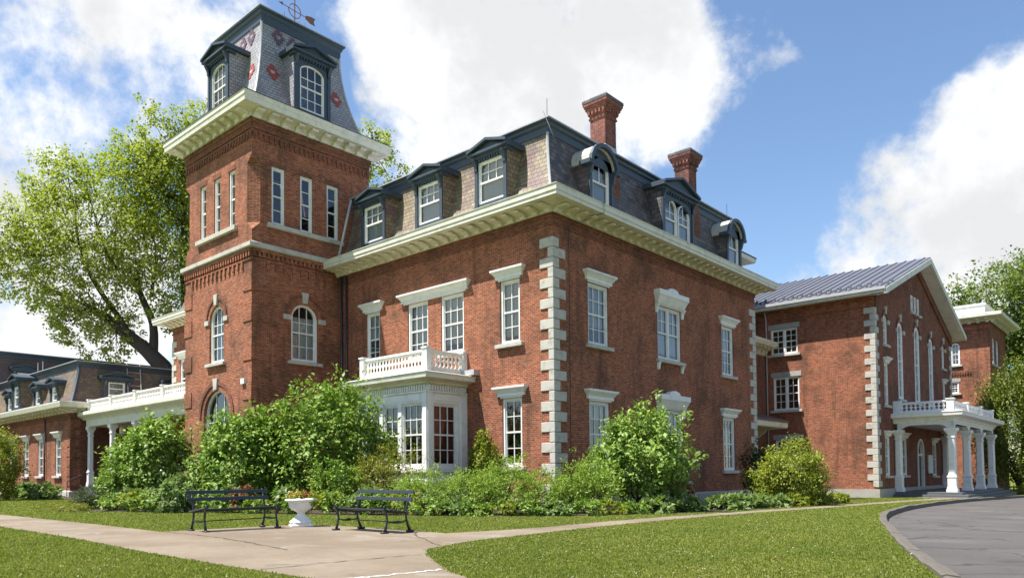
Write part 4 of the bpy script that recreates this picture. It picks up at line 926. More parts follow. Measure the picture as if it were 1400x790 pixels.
def inside(p, P):
    c = False; j = len(P) - 1
    for i in range(len(P)):
        if (P[i][1] > p[1]) != (P[j][1] > p[1]) and p[0] < (P[j][0] - P[i][0]) * (p[1] - P[i][1]) / (P[j][1] - P[i][1]) + P[i][0]: c = not c
        j = i
    return c
vs = [Vector(p) for p in road_poly]; n_ = len(vs); ed = [(i, (i + 1) % n_) for i in range(n_)]
for y in (-400, -40, 60, 1500):
    for x in np.linspace(-900, 900, 13): vs.append(Vector((x, y)))
ov_, oe, of, *_ = delaunay_2d_cdt(vs, ed, [], 0, 1e-5)
m = MB().mat('lawn')
for f in of:
    c = sum((ov_[i] for i in f), Vector((0, 0))) / len(f)
    if not inside(c, road_poly): m.poly([(ov_[i].x, ov_[i].y, GZ(ov_[i].x, ov_[i].y)) for i in f])
tag(m.build('ground', recalc=False), kind='structure')
def sheet(name, P, mat, dz, kind='structure'):
    m = MB().mat(mat); vs = [Vector(p) for p in P]; n_ = len(P)
    a, b, c, *_ = delaunay_2d_cdt(vs, [(i, (i + 1) % n_) for i in range(n_)], [], 1, 1e-6)
    for f in c: m.poly([(a[i].x, a[i].y, GZ(0, a[i].y) + dz) for i in f])
    o = m.build(name, recalc=False); tag(o, kind=kind); return o
sheet('road', kerb_mid + [(120, -21), (120, 58)], 'asphalt', -.13)
m = MB().mat('kerb'); rs = []
for i, (p, q, t_) in enumerate(zip(kerb_line, kerb_in, range(999))):
    z = GZ(0, p[1]); wob = .012 * math.sin(i * 2.3) + .008 * math.sin(i * 5.1)
    rs.append([(p[0], p[1], z - .2), (p[0], p[1], z + .035 + wob), (p[0] * .75 + q[0] * .25, p[1] * .75 + q[1] * .25, z + .05 + wob), (q[0], q[1], z + .03 + wob), (q[0] + .03, q[1], z - .2)])
for a in range(0, len(rs) - 1, 3):      # kerbstones with open joints
    seg = [[Vector(p) for p in r_] for r_ in rs[a:a + 4]]
    if len(seg) < 2: continue
    lv = random.Random(a).uniform(-.008, .008)
    for k, e in ((0, 1), (-1, -2)): d = (seg[e][0] - seg[k][0]).normalized() * .008; seg[k] = [p + d for p in seg[k]]
    m.rings([[p + Vector((0, 0, lv)) for p in r_] for r_ in seg], closed=True, caps=True)
tag(m.build('kerb'), kind='structure')
path_w = [(-60, -15.5), (-6, -15.55), (-.8, -15.6), (2.75, -15.72), (3.1, -17.42), (-1.9, -17.3), (-60, -17.1)]
patio = [(2.75, -15.72), (2.62, -14.6), (2.5, -13.0), (2.75, -12.35), (4.6, -12.2), (6.45, -12.25), (7.15, -12.35), (8.83, -13.35), (9.15, -14.2), (9.35, -14.75), (9.95, -15.3), (10.9, -15.98), (11.6, -16.45), (13.2, -17.15), (16, -18.2), (24, -21), (24, -25), (15.5, -19.4), (13.5, -18.35), (11.15, -17.78), (9.1, -17.77), (6.85, -17.69), (3.1, -17.42)]
path_e = [(7.15, -12.35), (7.3, -11.2), (7.35, -9.75), (6.98, -6.5), (6.8, -3), (6.78, .5), (6.85, 6), (6.85, 12.6), (6.75, 21), (6.7, 29.6), (8.2, 29.6), (7.6, 21), (7.62, 12.6), (7.6, 6), (7.55, .5), (7.6, -3), (7.85, -6.5), (8.2, -9.4), (8.55, -11.6), (8.83, -13.35)]
sheet('path', path_w, 'concrete', .006); sheet('patio', patio, 'concrete', .006); sheet('path', path_e, 'concrete', .006)
bed = [(-60, -9.2), (-37, -9.3), (-29, -8.2), (-22, -7.2), (-17.5, -9.3), (-14.5, -11.8), (-11, -12.8), (-7.6, -12.3), (-5.5, -10.9), (-3.2, -9.9), (-1.2, -9.2), (1.0, -8.0), (2.9, -6.9), (4.3, -5.2), (5.4, -3.2), (6.0, -1.2), (6.2, 2.2), (6.3, 8.5), (6.25, 14.4), (4.0, 16), (3.2, 26.9), (-3.2, 26.9), (-3.2, 18.2), (.0, 18.2), (.0, .0), (-60, 0)]
bed = catmull(bed[:19], 3) + bed[19:]
sheet('garden_soil', bed, 'soil', .003)
m = MB().mat('joint')
def joint(P, wd, mt):
    m.mat(mt); P = catmull(P, 12); q = random.Random(len(P) * 7 + int(P[0][0] * 100)); P = [(a + q.gauss(0, .018), b + q.gauss(0, .018)) for a, b in P]
    ws = [wd * q.uniform(.15, 1.0) / 2 for _ in P]; L = [offset(P, w_)[i] for i, w_ in enumerate(ws)]; Rr = [offset(P, -w_)[i] for i, w_ in enumerate(ws)]
    for i in range(len(P) - 1): m.poly([(*L[i], GZ(0, L[i][1]) + .011), (*L[i + 1], GZ(0, L[i + 1][1]) + .011), (*Rr[i + 1], GZ(0, Rr[i + 1][1]) + .011), (*Rr[i], GZ(0, Rr[i][1]) + .011)])
joint([(2.9, -15.72), (3.7, -15.66), (5.7, -15.8), (8.0, -16.2)], .05, 'joint'); joint([(9.9, -17.7), (9.88, -16.6), (9.95, -15.4)], .035, 'joint'); joint([(6.4, -12.4), (7.2, -13.1), (9.1, -14.3)], .03, 'joint')
for x in (-12, -9.4, -6.8, -4.2, -1.6, 1.0): joint([(x, -15.6), (x - .03, -16.5), (x, -17.25)], .02, 'joint')
for y in (-10, -7.5, -5, -2.5, 0, 2.5, 5, 7.5, 10): joint([(6.95, y), (7.3, y), (7.6, y)], .02, 'joint')
joint([(11.29, -17.6), (11.37, -17.0), (11.4, -16.4)], .07, 'notice_white')
tag(m.build('path_joints', recalc=False), kind='structure')

# ---------------------------------------------------------------- planting
def leaf_obj(name, P, D, N, L, W, mat, parent=None, local=True, fold=.12):
    """n leaves: P base points, D direction, N face normal, L length, W width (arrays)"""
    n = len(P); D = D / np.linalg.norm(D, axis=1, keepdims=True); S = np.cross(D, N); S /= np.linalg.norm(S, axis=1, keepdims=True) + 1e-9; N = np.cross(S, D)
    L = L[:, None]; W = W[:, None]
    V = np.empty((n, 4, 3)); V[:, 0] = P; V[:, 1] = P + D * L * .45 + S * W * .5 + N * W * fold; V[:, 2] = P + D * L - N * L * .12; V[:, 3] = P + D * L * .45 - S * W * .5 + N * W * fold
    me = bpy.data.meshes.new(name); me.vertices.add(4 * n); me.vertices.foreach_set('co', V.reshape(-1).astype(np.float32))
    me.loops.add(4 * n); me.loops.foreach_set('vertex_index', np.arange(4 * n, dtype=np.int32))
    me.polygons.add(n); me.polygons.foreach_set('loop_start', np.arange(0, 4 * n, 4, dtype=np.int32)); me.polygons.foreach_set('loop_total', np.full(n, 4, dtype=np.int32))
    me.materials.append(MATS[mat]); me.update(calc_edges=True)
    o = bpy.data.objects.new(name, me); col.objects.link(o); attach(o, parent, local); return o
def unit(rng, n):
    v = rng.normal(size=(n, 3)); return v / np.linalg.norm(v, axis=1, keepdims=True)
def lobed(rng, k, amp):
    """a lumpy radius over directions"""
    c = unit(rng, k); a = rng.uniform(.4, 1, k) * amp; s = rng.uniform(3, 9, k)
    return lambda d: 1 + (np.exp((d @ c.T - 1) * s) * a).sum(1) - amp * .35
def crown_leaves(rng, ext, n, leaf, per=22, shell=.55, clump=.095, lump=.35, upright=.0, droop=.15, aspect=.55, bottom=-.75, jag=.12):
    """clumped leaves filling a lumpy ellipsoid centred at the origin"""
    k = max(6, n // per); f = lobed(rng, 14, lump)
    d = unit(rng, k * 2); d = d[d[:, 2] > bottom][:k]; k = len(d)
    r = (shell + (1 - shell) * rng.random(k) ** .6) * f(d) * (1 + rng.normal(0, jag, k))
    C = d * r[:, None]
    idx = np.repeat(np.arange(k), per); q = len(idx)
    cs = rng.uniform(.6, 1.3, k)[idx][:, None] * clump
    P = C[idx] + rng.normal(size=(q, 3)) * cs
    P = P * np.array(ext)
    out = C[idx] / np.linalg.norm(C[idx], axis=1, keepdims=True)
    N = out * .6 + np.array([0, 0, 1.1]) + unit(rng, q) * .5
    D = out * .6 + unit(rng, q) * .9 + np.array([0, 0, upright - droop])
    Ln = leaf * rng.uniform(.6, 1.25, q)
    return P, D, N, Ln, Ln * aspect * rng.uniform(.8, 1.2, q), C * np.array(ext)
def shrub(name, label, cat, x, y, w_, d_, h, mat, n, leaf, seed, group=None, stems=7, sink=.04, bark='bark', base=.0, part='foliage', **kw):
    w_, d_, h = w_ * .88, d_ * .88, h * .9
    rng = np.random.default_rng(seed); z = GZ(x, y)
    root = thing(name, label, cat, (x, y, z - .02), group)
    P, D, N, L, W, C = crown_leaves(rng, (w_ / 2, d_ / 2, (h - base) / 2), n, leaf, **kw)
    off = np.array([0, 0, base + (h - base) / 2 * (1 - sink)]); P = P + off; C = C + off
    k = P[:, 2] > .03; P, D, N, L, W = P[k], D[k], N[k], L[k], W[k]
    leaf_obj(part, P, D, N, L, W, mat, root)
    m = MB().mat(bark)
    for i in range(stems):
        c = C[rng.integers(len(C))] * np.array([.85, .85, 1]); a = rng.uniform(0, 6.28); b0 = np.array([math.cos(a) * w_ * .05, math.sin(a) * w_ * .05, -.05])
        if c[2] < .25: c = c + np.array([0, 0, h * .35])
        mid = b0 * .4 + c * .5 + np.array([0, 0, h * .12]); r = .012 * h + .006
        m.tube([b0, b0 * .7 + mid * .3 + rng.normal(0, .02, 3), mid, c], [r, r * .85, r * .6, r * .25], 5)
    m.build('stem', root, local=True, smooth=True)
    return root
GB = 'foundation shrubs along the brick house'
shrub('viburnum_shrub', 'tall rounded green shrub in front of the white columned porch, left of the tower', 'shrub', -14.25, -8.85, 2.75, 2.7, 3.85, 'leaf_viburnum', 11000, .19, 1)
shrub('juniper', 'low dark clipped conifer mound at the left end of the bed', 'shrub', -11.9, -12.06, 1.3, 1.2, .85, 'leaf_dark', 5000, .07, 2, aspect=.3, lump=.2, clump=.1)
shrub('leafy_shrub', 'bright green loose shrub between the dark conifer mound and tall porch shrub', 'shrub', -13.85, -10.45, 1.6, 1.4, 1.6, 'leaf_dogwood', 3600, .13, 3)
shrub('leafy_shrub', 'pale leafy shrub immediately left of the left bench back', 'shrub', -6.6, -11.35, 1.35, 1.2, 1.08, 'leaf_hosta', 2600, .15, 4)
shrub('juniper', 'flat spreading brownish juniper at the lawn edge near the path', 'shrub', -10.22, -13.24, 1.9, 1.3, .32, 'leaf_yew', 3000, .07, 5, aspect=.3, stems=3)
shrub('dark_shrub', 'dark green shrub in the shade at the foot of the tower', 'shrub', -10.73, -8.33, 1.8, 1.6, 2.4, 'leaf_dark', 5200, .12, 6)
shrub('lilac_bush', 'large rounded lilac covering the foot of the brick tower', 'shrub', -7.7, -8.1, 3.2, 3.1, 4.1, 'leaf_lilac', 13000, .19, 7, lump=.4)
shrub('lilac_bush', 'largest lilac, tall and broad, hiding the left side of the bay window', 'shrub', -6.3, -5.45, 4.0, 3.7, 4.5, 'leaf_lilac', 16000, .19, 8, lump=.4)
shrub('leafy_shrub', 'rounded mid-green shrub behind the white urn', 'shrub', -3.34, -7.37, 1.6, 1.4, 1.6, 'leaf_lilac', 4200, .12, 9)
shrub('yew_bush', 'yellow-green feathery yew below the bay window', 'shrub', -2.95, -5.68, 2.4, 2.0, 2.05, 'leaf_yew', 9500, .10, 10, aspect=.3, lump=.5, upright=.4)
shrub('spirea_bush', 'feathery green spirea behind the right bench', 'shrub', .07, -6.74, 2.2, 1.6, 1.25, 'leaf_spirea', 8000, .08, 11, GB, aspect=.4, upright=.6, jag=.2)
shrub('spirea_bush', 'feathery spirea under the right face of the bay window', 'shrub', 1.22, -5.98, 1.9, 1.6, 1.45, 'leaf_spirea', 8000, .08, 12, GB, aspect=.4, upright=.6, jag=.2)
shrub('spirea_bush', 'taller feathery spirea below the window left of the stone corner', 'shrub', 2.14, -5.16, 1.7, 1.6, 1.7, 'leaf_spirea', 8000, .08, 13, GB, aspect=.4, upright=.6, jag=.24)
shrub('spirea_bush', 'small spirea in front of the stone quoins at the house corner', 'shrub', 3.24, -4.84, 1.2, 1.2, 1.2, 'leaf_spirea', 4600, .08, 14, GB, aspect=.4, upright=.6, jag=.2)
shrub('ivy_column', 'narrow cone of bright ivy against brick between bay and first window', 'shrub', -3.2, -.62, 1.15, .9, 3.15, 'leaf_bright', 6500, .12, 15, lump=.15, clump=.12, stems=3)
shrub('spirea_bush', 'low spirea right of the stone house corner', 'shrub', 3.2, -3.5, 1.1, 1.1, 1.2, 'leaf_spirea', 4600, .08, 16, GB, aspect=.4, upright=.6)
shrub('spirea_bush', 'loose pale spirea left of the dogwood, below a ground-floor window', 'shrub', 3.55, -2.75, 2.0, 1.6, 1.75, 'leaf_spirea', 9000, .085, 17, GB, aspect=.42, upright=.6, jag=.2)
shrub('dogwood', 'tall rounded dogwood standing before the shaded right-hand brick front', 'shrub', 3.7, .0, 3.15, 2.9, 3.5, 'leaf_dogwood', 11500, .18, 18, base=.2, lump=.42, stems=11, jag=.17)
shrub('spindle_bush', 'rounded bright green bush at the inner corner beside the gabled hall', 'shrub', 5.2, 9.6, 3.0, 2.8, 2.65, 'leaf_bright', 12000, .12, 19, base=.15)
shrub('dark_shrub', 'dark climbing shrub in the shaded corner at the end of the house', 'shrub', 2.6, 12.6, 1.8, 1.4, 3.0, 'leaf_dark', 5000, .12, 20)
shrub('laurel_bush', 'large dark rounded bush at the far left edge in front of the low wing', 'shrub', -30.2, -10.9, 2.9, 2.8, 4.0, 'leaf_bright', 13000, .15, 21)
rg = random.Random(5)
def small(name, x, y, w_, h, mat, n, leaf, seed, label, group, **kw): shrub(name, label, 'plant', x, y, w_, w_ * .9, h, mat, n, leaf, seed, group, stems=2, **kw)
spots = [(5.1, -.9), (5.55, .1), (5.75, 2.6), (5.4, 3.4), (5.75, 4.5), (5.45, 5.6), (5.8, 6.4), (5.2, 3.0), (5.0, 4.4)]
for i, (x, y) in enumerate(spots): small('hosta', x, y, .95, .42, 'leaf_hosta', 420, .26, 40 + i, 'low broad-leaved hosta in the row at the foot of the shaded brick front', 'hostas along the path', aspect=.6, upright=.4, droop=.1)
for i, (x, y) in enumerate([(6.0, 7.7), (5.9, 9.0), (6.05, 10.3), (5.7, 11.6), (6.0, 12.8), (5.6, 13.9)]): small('euonymus', x, y, 1.1, .5, 'leaf_bright', 900, .12, 60 + i, 'low yellow-green edging plant along the path near the gabled hall', 'low edging plants by the path')
for i in range(9): small('hosta', -38.5 + 1.25 * i + rg.uniform(-.3, .3), -7.4 + rg.uniform(-.5, .5) - i * .12, 1.5, .8, 'leaf_hosta', 500, .24, 80 + i, 'leafy perennial in the bed under the low wing windows', 'perennials below the low wing', aspect=.6, upright=.4)
rows = [(-5.6, -10.2), (-5.0, -10.45), (-4.3, -9.7), (-3.9, -10.05), (-3.3, -9.3), (-2.6, -9.5), (-2.2, -8.7), (-1.4, -8.75), (-.8, -8.1), (-.1, -8.3), (.5, -7.6), (1.2, -7.5), (1.7, -6.9), (2.4, -6.7), (2.9, -6.0), (3.6, -5.75), (4.0, -5.0), (4.6, -4.4), (4.7, -3.5), (5.1, -2.6), (5.3, -1.8)]
kinds = [('leaf_hosta', .19, .6), ('leaf_dogwood', .12, .55), ('leaf_bright', .11, .5), ('leaf_lilac', .12, .55)]
for i, (x, y) in enumerate(rows):
    mt, lf, asp = kinds[(i * 7) % 4]; small('bedding_plant', x, y, rg.uniform(.8, 1.15), rg.uniform(.45, .85) if i < 11 else rg.uniform(.35, .55), mt, 700, lf, 100 + i, 'low bedding plant in the front row of the bed behind the benches', 'bedding plants behind the benches', aspect=asp, upright=.3)
for i, (x, y) in enumerate([(-9.2, -12.2), (-8.4, -11.9), (-7.6, -11.7), (-12.9, -11.4), (-13.2, -10.6), (-15.2, -9.9), (-16.2, -9.3), (-10.4, -11.4), (-9.4, -10.9), (-17.2, -8.6), (-8.2, -10.9), (-11.2, -10.6)]):
    mt, lf, asp = kinds[(i * 5 + 1) % 4]; small('bedding_plant', x, y, rg.uniform(1.0, 1.4), rg.uniform(.4, .75), mt, 800, lf, 170 + i, 'low green bedding plant at the foot of the porch shrubs, left of the benches', 'bedding plants left of the benches', aspect=asp, upright=.3)
small('rose_bush', -4.75, -10.0, .9, .95, 'leaf_red', 800, .1, 140, 'reddish-leaved bush seen over the left bench back', None)
for i, (x, y) in enumerate([(4.6, 49.5), (5.6, 49.2)]): shrub('clipped_ball', 'small clipped ball shrub seen between the portico columns', 'shrub', x, y, 1.3, 1.3, 1.35, 'leaf_dark', 3000, .08, 150 + i, 'clipped balls beyond the portico', lump=.08, jag=.03, clump=.08, stems=2)
shrub('clipped_ball', 'bright low shrub at the far corner of the portico', 'shrub', 8.6, 48.6, 1.6, 1.5, .9, 'leaf_bright', 2200, .12, 153, stems=3)
for i, (x, y, s) in enumerate([(10.5, 66, 5.5), (13.5, 68, 5), (8.5, 69, 5), (16, 66, 5)]): shrub('hedge_shrub', 'dark tall shrub behind the round cedar at the right edge', 'shrub', x, y, s, s * .8, s * .95, 'leaf_dark', 5000, .3, 160 + i, 'dark shrubs beyond the portico')
def tree(name, label, cat, base, trunk, lobes, mat, n, leaf, seed, group=None, tr=.7, blossom=None, per=22, clump=.2, twigs=14, bark='bark', lump=.3, jag=.15):
    """trunk = polylines [(pts, r0, r1)...] in world space; lobes = [(centre, radius, attach point)]"""
    rng = np.random.default_rng(seed); root = thing(name, label, cat, base, group)
    m = MB().mat(bark); tot = sum(r ** 2 for _, r, _ in lobes); PP = []
    for pts, r0, r1 in trunk:
        q = catmull(pts, 4); m.tube(q, [r0 + (r1 - r0) * i / (len(q) - 1) for i in range(len(q))], 9)
    for c, r, a in lobes:
        c = np.array(c, float); k = int(n * r * r / tot)
        P, D, N, L, W, C = crown_leaves(rng, (r, r, r * .85), k, leaf, per=per, shell=.35, clump=clump, lump=lump, bottom=-1, jag=jag, aspect=.75)
        PP.append((P + c, D, N, L, W))
        a = np.array(a, float); mid = a * .45 + c * .55 + np.array([0, 0, -r * .15]) + rng.normal(0, r * .08, 3); rr = .05 + r * .026
        q = catmull([tuple(a), tuple(mid), tuple(c)], 4); m.tube(q, [rr * (1 - .6 * i / (len(q) - 1)) for i in range(len(q))], 6)
        for e in C[rng.permutation(len(C))[:twigs]]:
            s = np.array(q[rng.integers(3, len(q))]); e = e + c; md = s * .5 + e * .5 + rng.normal(0, r * .08, 3)
            m.tube(catmull([tuple(s), tuple(md), tuple(e)], 2), [rr * .38, rr * .3, rr * .22, rr * .16, rr * .1], 4)
    off = np.array(base)
    P, D, N, L, W = (np.concatenate([p[i] for p in PP]) for i in range(5))
    leaf_obj('crown', P - off, D, N, L, W, mat, root)
    if blossom:
        k = rng.permutation(len(P))[:blossom]; k = k[P[k, 2] > np.median(P[:, 2]) * .8]
        o = np.repeat(k, 10); leaf_obj('blossom', P[o] - off + rng.normal(0, 1, (len(o), 3)) * np.array([.12, .12, .3]), unit(rng, len(o)), unit(rng, len(o)), np.full(len(o), .22), np.full(len(o), .2), 'blossom', root)
    t = m.build('trunk', root, smooth=True); return root
J = [(-51.0, 9.0, -.2), (-51.3, 8.2, 9.5), (-52.5, 7.0, 12.4), (-54.0, 5.6, 14.2), (-55.5, 4.4, 15.8), (-57.6, 3.2, 17.2)]
tree('oak_tree', 'huge spreading yellow-green tree behind the brick tower and low wing', 'tree', (-51, 9, .1),
     [(J, .95, .3), ([J[2], (-53.0, 7.2, 15.5), (-54.2, 6.5, 18.5), (-54.8, 6.4, 21)], .45, .16), ([J[1], (-50.6, 9.2, 13.0), (-49.6, 10.4, 15.3), (-47.5, 12, 20), (-45.5, 14, 26)], .55, .2), ([J[1], (-51.4, 9.5, 14), (-51.6, 9.4, 20), (-51.2, 9.2, 27), (-50.8, 8.8, 32)], .5, .15), ([J[3], (-54.6, 4.8, 16), (-56, 3.0, 19.5), (-57.2, 2.2, 23)], .32, .12)],
     [((-56.1, 3.4, 24.5), 6.0, (-55, 6, 20.5)), ((-59.8, .2, 25.0), 4.0, (-57.2, 2.2, 22.8)), ((-60.8, -.2, 19.6), 3.8, (-57.5, 3.2, 17.2)), ((-57.0, 3.0, 18.4), 4.2, (-55.5, 4.4, 15.8)), ((-52.7, 6.5, 27.5), 4.6, (-51.3, 9.2, 25)), ((-51.0, 8.0, 32.2), 3.3, (-50.9, 8.9, 31)), ((-51.9, 7.2, 21.8), 5.2, (-53, 7, 18)), ((-55.0, 4.6, 14.8), 2.6, (-54.8, 5, 15)), ((-58.2, 1.6, 29.0), 2.9, (-57.2, 2.2, 23)),
      ((-37.0, 20.3, 31.0), 3.0, (-43, 16.5, 29)), ((-47.7, 11, 32.5), 3.8, (-50.8, 8.8, 32)), ((-41.7, 16.3, 27.8), 6.0, (-45.5, 14, 26)), ((-50.2, 8.7, 16.6), 3.0, (-50.6, 9.2, 13.4)), ((-52, 13, 24), 6, (-51.4, 9.4, 19)), ((-55, 9, 29), 4.5, (-52, 9, 25)), ((-61.5, -2.2, 22.4), 3.0, (-58.5, 1.5, 22)), ((-54.0, 5.8, 30.6), 3.0, (-51.2, 8.6, 27)), ((-49.5, 9.5, 29.5), 4.2, (-50.8, 9, 28)), ((-58.8, 1.8, 15.8), 2.3, (-57.6, 3.2, 17.2))],
     'leaf_tree', 82000, .28, 201, clump=.095, per=30, lump=.22, jag=.1)
g_ = GZ(0, 80)
tree('chestnut_tree', 'tall tree with pale blossom candles rising behind the square brick tower', 'tree', (4.5, 82, g_),
     [([(4.5, 82, g_ - .2), (4.4, 82, 6), (4, 82, 14)], .7, .35)],
     [((4.2, 80, 19), 6.5, (4, 82, 13)), ((9.5, 82, 15), 6.5, (4.2, 82, 10)), ((-2.5, 79, 17.5), 4.2, (4, 82, 12)), ((8.0, 84, 23), 5, (4, 82, 14)), ((13, 84, 20), 6, (4, 82, 14)), ((10, 78, 9), 5, (4.4, 82, 7))], 'leaf_chestnut', 80000, .38, 202, blossom=330, clump=.10, per=32, jag=.08, lump=.2)
tree('maple_tree', 'broad green tree behind the square tower at the right edge', 'tree', (20, 88, g_), [([(20, 88, g_ - .2), (20, 88, 8), (19, 88, 14)], .6, .3)],
     [((18, 88, 17), 7, (19, 88, 13)), ((24, 90, 14), 7, (19, 88, 12)), ((14.5, 90, 11), 6, (20, 88, 9))], 'leaf_chestnut', 46000, .40, 203, clump=.11, per=30, jag=.08)
shrub('cedar', 'dense rounded cedar standing right of the portico', 'tree', 7.9, 52.2, 6.6, 5.8, 11.2, 'leaf_cedar', 34000, .26, 204, aspect=.4, lump=.3, clump=.09, base=.5, upright=.5, part='crown')
# unseen trees, added so that the window panes reflect foliage instead of bright sky
for i, (x, y, s) in enumerate([(62, -8, 15), (66, 8, 17), (60, 24, 15), (70, 40, 18)]):
    z = GZ(x, y); tree('reflection_tree', 'unseen leafy tree added across the drive for reflections in the panes of the brick front', 'tree', (x, y, z), [([(x, y, z - .2), (x, y, s * .3), (x, y, s * .6)], .5, .25)], [((x, y, s * .7), s * .36, (x, y, s * .5)), ((x + 1, y + s * .3, s * .5), s * .33, (x, y, s * .4)), ((x - 1, y - s * .3, s * .5), s * .33, (x, y, s * .4))], 'leaf_chestnut', 7000, .6, 230 + i, 'trees added for window reflections')
# lawn blades and clover: thickest near the lens, thinning with distance
rng = np.random.default_rng(77)
def blades(name, polys, holes, n, h0, seed):
    rng = np.random.default_rng(seed); n4 = n * 3
    # density falls with distance from the camera
    r = 3.5 * (55 / 3.5) ** rng.random(n4); a = R(131.7) + rng.uniform(-.75, .75, n4)
    x = 17.488 + r * np.cos(a); y = -22.021 + r * np.sin(a)
    def ins(P):
        P = np.array(P); c = np.zeros(len(x), bool); j = len(P) - 1
        for i in range(len(P)):
            with np.errstate(divide='ignore', invalid='ignore'):
                c ^= ((P[i, 1] > y) != (P[j, 1] > y)) & (x < (P[j, 0] - P[i, 0]) * (y - P[i, 1]) / (P[j, 1] - P[i, 1]) + P[i, 0])
            j = i
        return c
    x0, y0 = x, y; x, y = x + rng.normal(0, .03, n4), y + rng.normal(0, .03, n4)
    k = ~np.any([ins(p) for p in holes], axis=0); x, y = x0, y0; x, y, r = x[k][:n], y[k][:n], r[k][:n]; q = len(x)
    z = .03 - .0137 * np.clip(y, -40, 60)
    P = np.stack([x, y, z - .005], 1); D = rng.normal(0, .38, (q, 3)); D[:, 2] = 1; N = unit(rng, q); N[:, 2] *= .3
    L = h0 * rng.uniform(.55, 1.25, q) * (1 + r * .012); W = .007 + r * .0009
    return leaf_obj(name, P, D, N, L, W * rng.uniform(.7, 1.3, q), 'grass_blade', None), (x, y, z)
kline = [(p[0], p[1]) for p in kerb_line]
holes = [path_w, patio, path_e, bed, kline + [(120, -21), (120, 58)], [(-20.4, -4.8), (-13.7, -4.8), (-13.7, 2), (-20.4, 2)], [(-60, -4.6), (-37, -4.6), (-37, 8), (-60, 8)], [(3.6, 27), (8.6, 29.6), (8.6, 46), (3.6, 48)], [(-40, 0), (0, 0), (0, 27), (3.67, 27), (3.67, 60), (-40, 60)]]
gb, (gx_, gy_, gz_) = blades('grass', None, holes, 420000, .026, 5)
tag(gb, 'short green lawn grass around the paths', 'grass', kind='stuff')
k = rng.permutation(len(gx_))[:700]; k = k[(gx_[k] > 7.6)]
P = np.stack([gx_[k], gy_[k], gz_[k] + .05], 1); o = np.repeat(np.arange(len(P)), 3)
cl = leaf_obj('clover', P[o] + rng.normal(0, .012, (len(o), 3)), unit(rng, len(o)), unit(rng, len(o)), np.full(len(o), .012), np.full(len(o), .011), 'blossom'); tag(cl, 'tiny pale clover heads scattered in the lawn', 'clover', kind='stuff')

# ---------------------------------------------------------------- benches, urn, standpipe
def park_bench(x, y, ang, label):
    """local frame: long axis X, front faces -Y"""
    z = GZ(x, y) + .006; t = thing('park_bench', label, 'bench', (x, y, z), 'park benches on the patio'); t.rotation_euler = (0, 0, ang)
    W = .89
    for k in range(5):
        m = MB().mat('bench_slat'); yy = -.24 + k * .095; zz = .43 - .012 * k; m.box(-W, W, yy - .04, yy + .04, zz, zz + .028); m.build('seat_slat', t, local=True, bevel=.006)
    for k, (yy, zz) in enumerate(((.26, .63), (.31, .77))):
        m = MB().mat('bench_slat'); F = lambda u, n, q, yy=yy, zz=zz: (u, yy + n + (q - zz) * .3, q); m.fbox(F, -W, W, -.012, .012, zz - .034, zz + .034); m.build('back_slat', t, local=True, bevel=.006)
    for s in (-1, 1):
        X = s * .77; m = MB().mat('bench_iron')
        m.tube([(X, -.30, .035), (X, -.275, .14), (X, -.25, .25), (X, -.27, .38), (X, -.30, .43)], [.03, .024, .021, .024, .03], 7)
        m.tube([(X, .30, .035), (X, .25, .14), (X, .215, .26), (X, .20, .40), (X, .245, .56), (X, .33, .82)], [.03, .024, .021, .026, .02, .014], 7)
        m.tube([(X, -.31, .42), (X, -.1, .40), (X, .1, .385), (X, .21, .38)], [.022, .024, .022, .022], 7)
        m.tube([(X, -.25, .22), (X, -.12, .2), (X, 0, .205), (X, .12, .2), (X, .22, .23)], [.014, .016, .03, .016, .014], 7)
        for yy in (-.31, .31): m.box(X - .04, X + .04, yy - .07, yy + .07, 0, .04)
        m.tube([(X, -.30, .43), (X, -.33, .50), (X, -.29, .53)], [.02, .018, .014], 6)
        m.build('leg', t, local=True, smooth=True)
    m = MB().mat('bench_iron'); m.tube([(-.77, 0, .205), (.77, 0, .205)], .011, 6); m.build('stretcher', t, local=True)
    return t
park_bench(3.15, -14.42, R(90), 'dark iron and slat park bench left of the white urn')
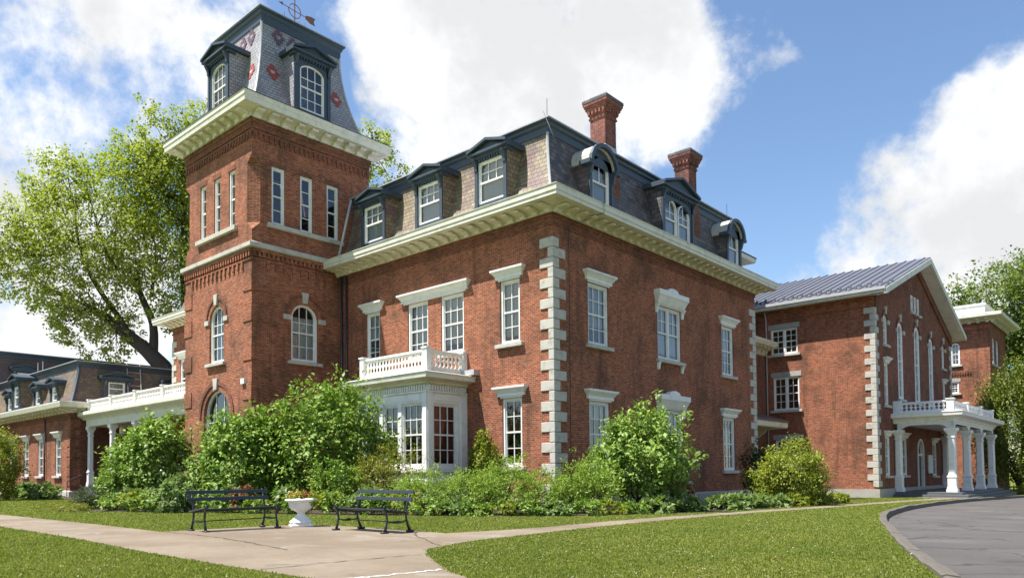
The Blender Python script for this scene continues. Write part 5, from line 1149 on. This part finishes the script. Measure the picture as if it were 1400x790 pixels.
park_bench(5.62, -12.87, 0, 'dark iron and slat park bench right of the white urn')
ux, uy = 3.15, -12.9
u = thing('garden_urn', 'white pedestal urn planter standing between the two benches', 'urn', (ux, uy, GZ(ux, uy)))
m = MB().mat('urn_paint'); z = GZ(ux, uy) + .006
q = math.pi / 4
m.lathe((ux, uy, z), [(.33, 0), (.33, .04), (.28, .05), (.26, .09)], 4, .35); m.build('base', u, bevel=.01)
m = MB().mat('urn_paint'); m.lathe((ux, uy, z), [(.25, .085), (.24, .11), (.15, .19), (.09, .25), (.075, .29), (.10, .315), (.20, .37), (.255, .43), (.265, .50), (.27, .53), (.33, .55), (.345, .575), (.335, .60), (.28, .60), (.25, .55), (.02, .54)], 28); m.build('bowl', u, smooth=True)
fl = thing('flower_plant', 'red and yellow flowers growing in the white urn', 'flowers', (ux, uy, z + .54)); rng = np.random.default_rng(9)
P, D, N, L, W, C = crown_leaves(rng, (.27, .27, .12), 420, .08); leaf_obj('foliage', P + np.array([0, 0, .07]), D, N, L, W, 'leaf_bright', fl)
for mt, n_, dx in (('petal_red', 20, .1), ('petal_yellow', 20, -.09)):
    c = np.array([dx, 0, .16]) + rng.normal(0, 1, (n_, 3)) * np.array([.09, .1, .035]); o = np.repeat(np.arange(n_), 5); leaf_obj('blossom', c[o], unit(rng, len(o)) + np.array([0, 0, .4]), unit(rng, len(o)), np.full(len(o), .04), np.full(len(o), .035), mt, fl)
sx, sy = 4.6, 1.85; z = GZ(sx, sy)
s = thing('standpipe', 'short rusty red standpipe in the bed below the shaded brick front', 'standpipe', (sx, sy, z))
m = MB().mat('red_brown'); m.lathe((sx, sy, z), [(.10, -.05), (.10, .7), (.12, .71), (.12, .78), (.09, .79), (.09, .9)], 12); m.build('body', s, smooth=False)
m = MB().mat('stone'); m.lathe((sx, sy, z), [(.11, .901), (.12, .93), (.09, .99), (.03, 1.01)], 12); m.build('cap', s)
m = MB().mat('red_brown'); m.tube([(sx + .08, sy - .02, z + .6), (sx + .2, sy - .05, z + .6)], .05, 8); m.build('outlet', s)
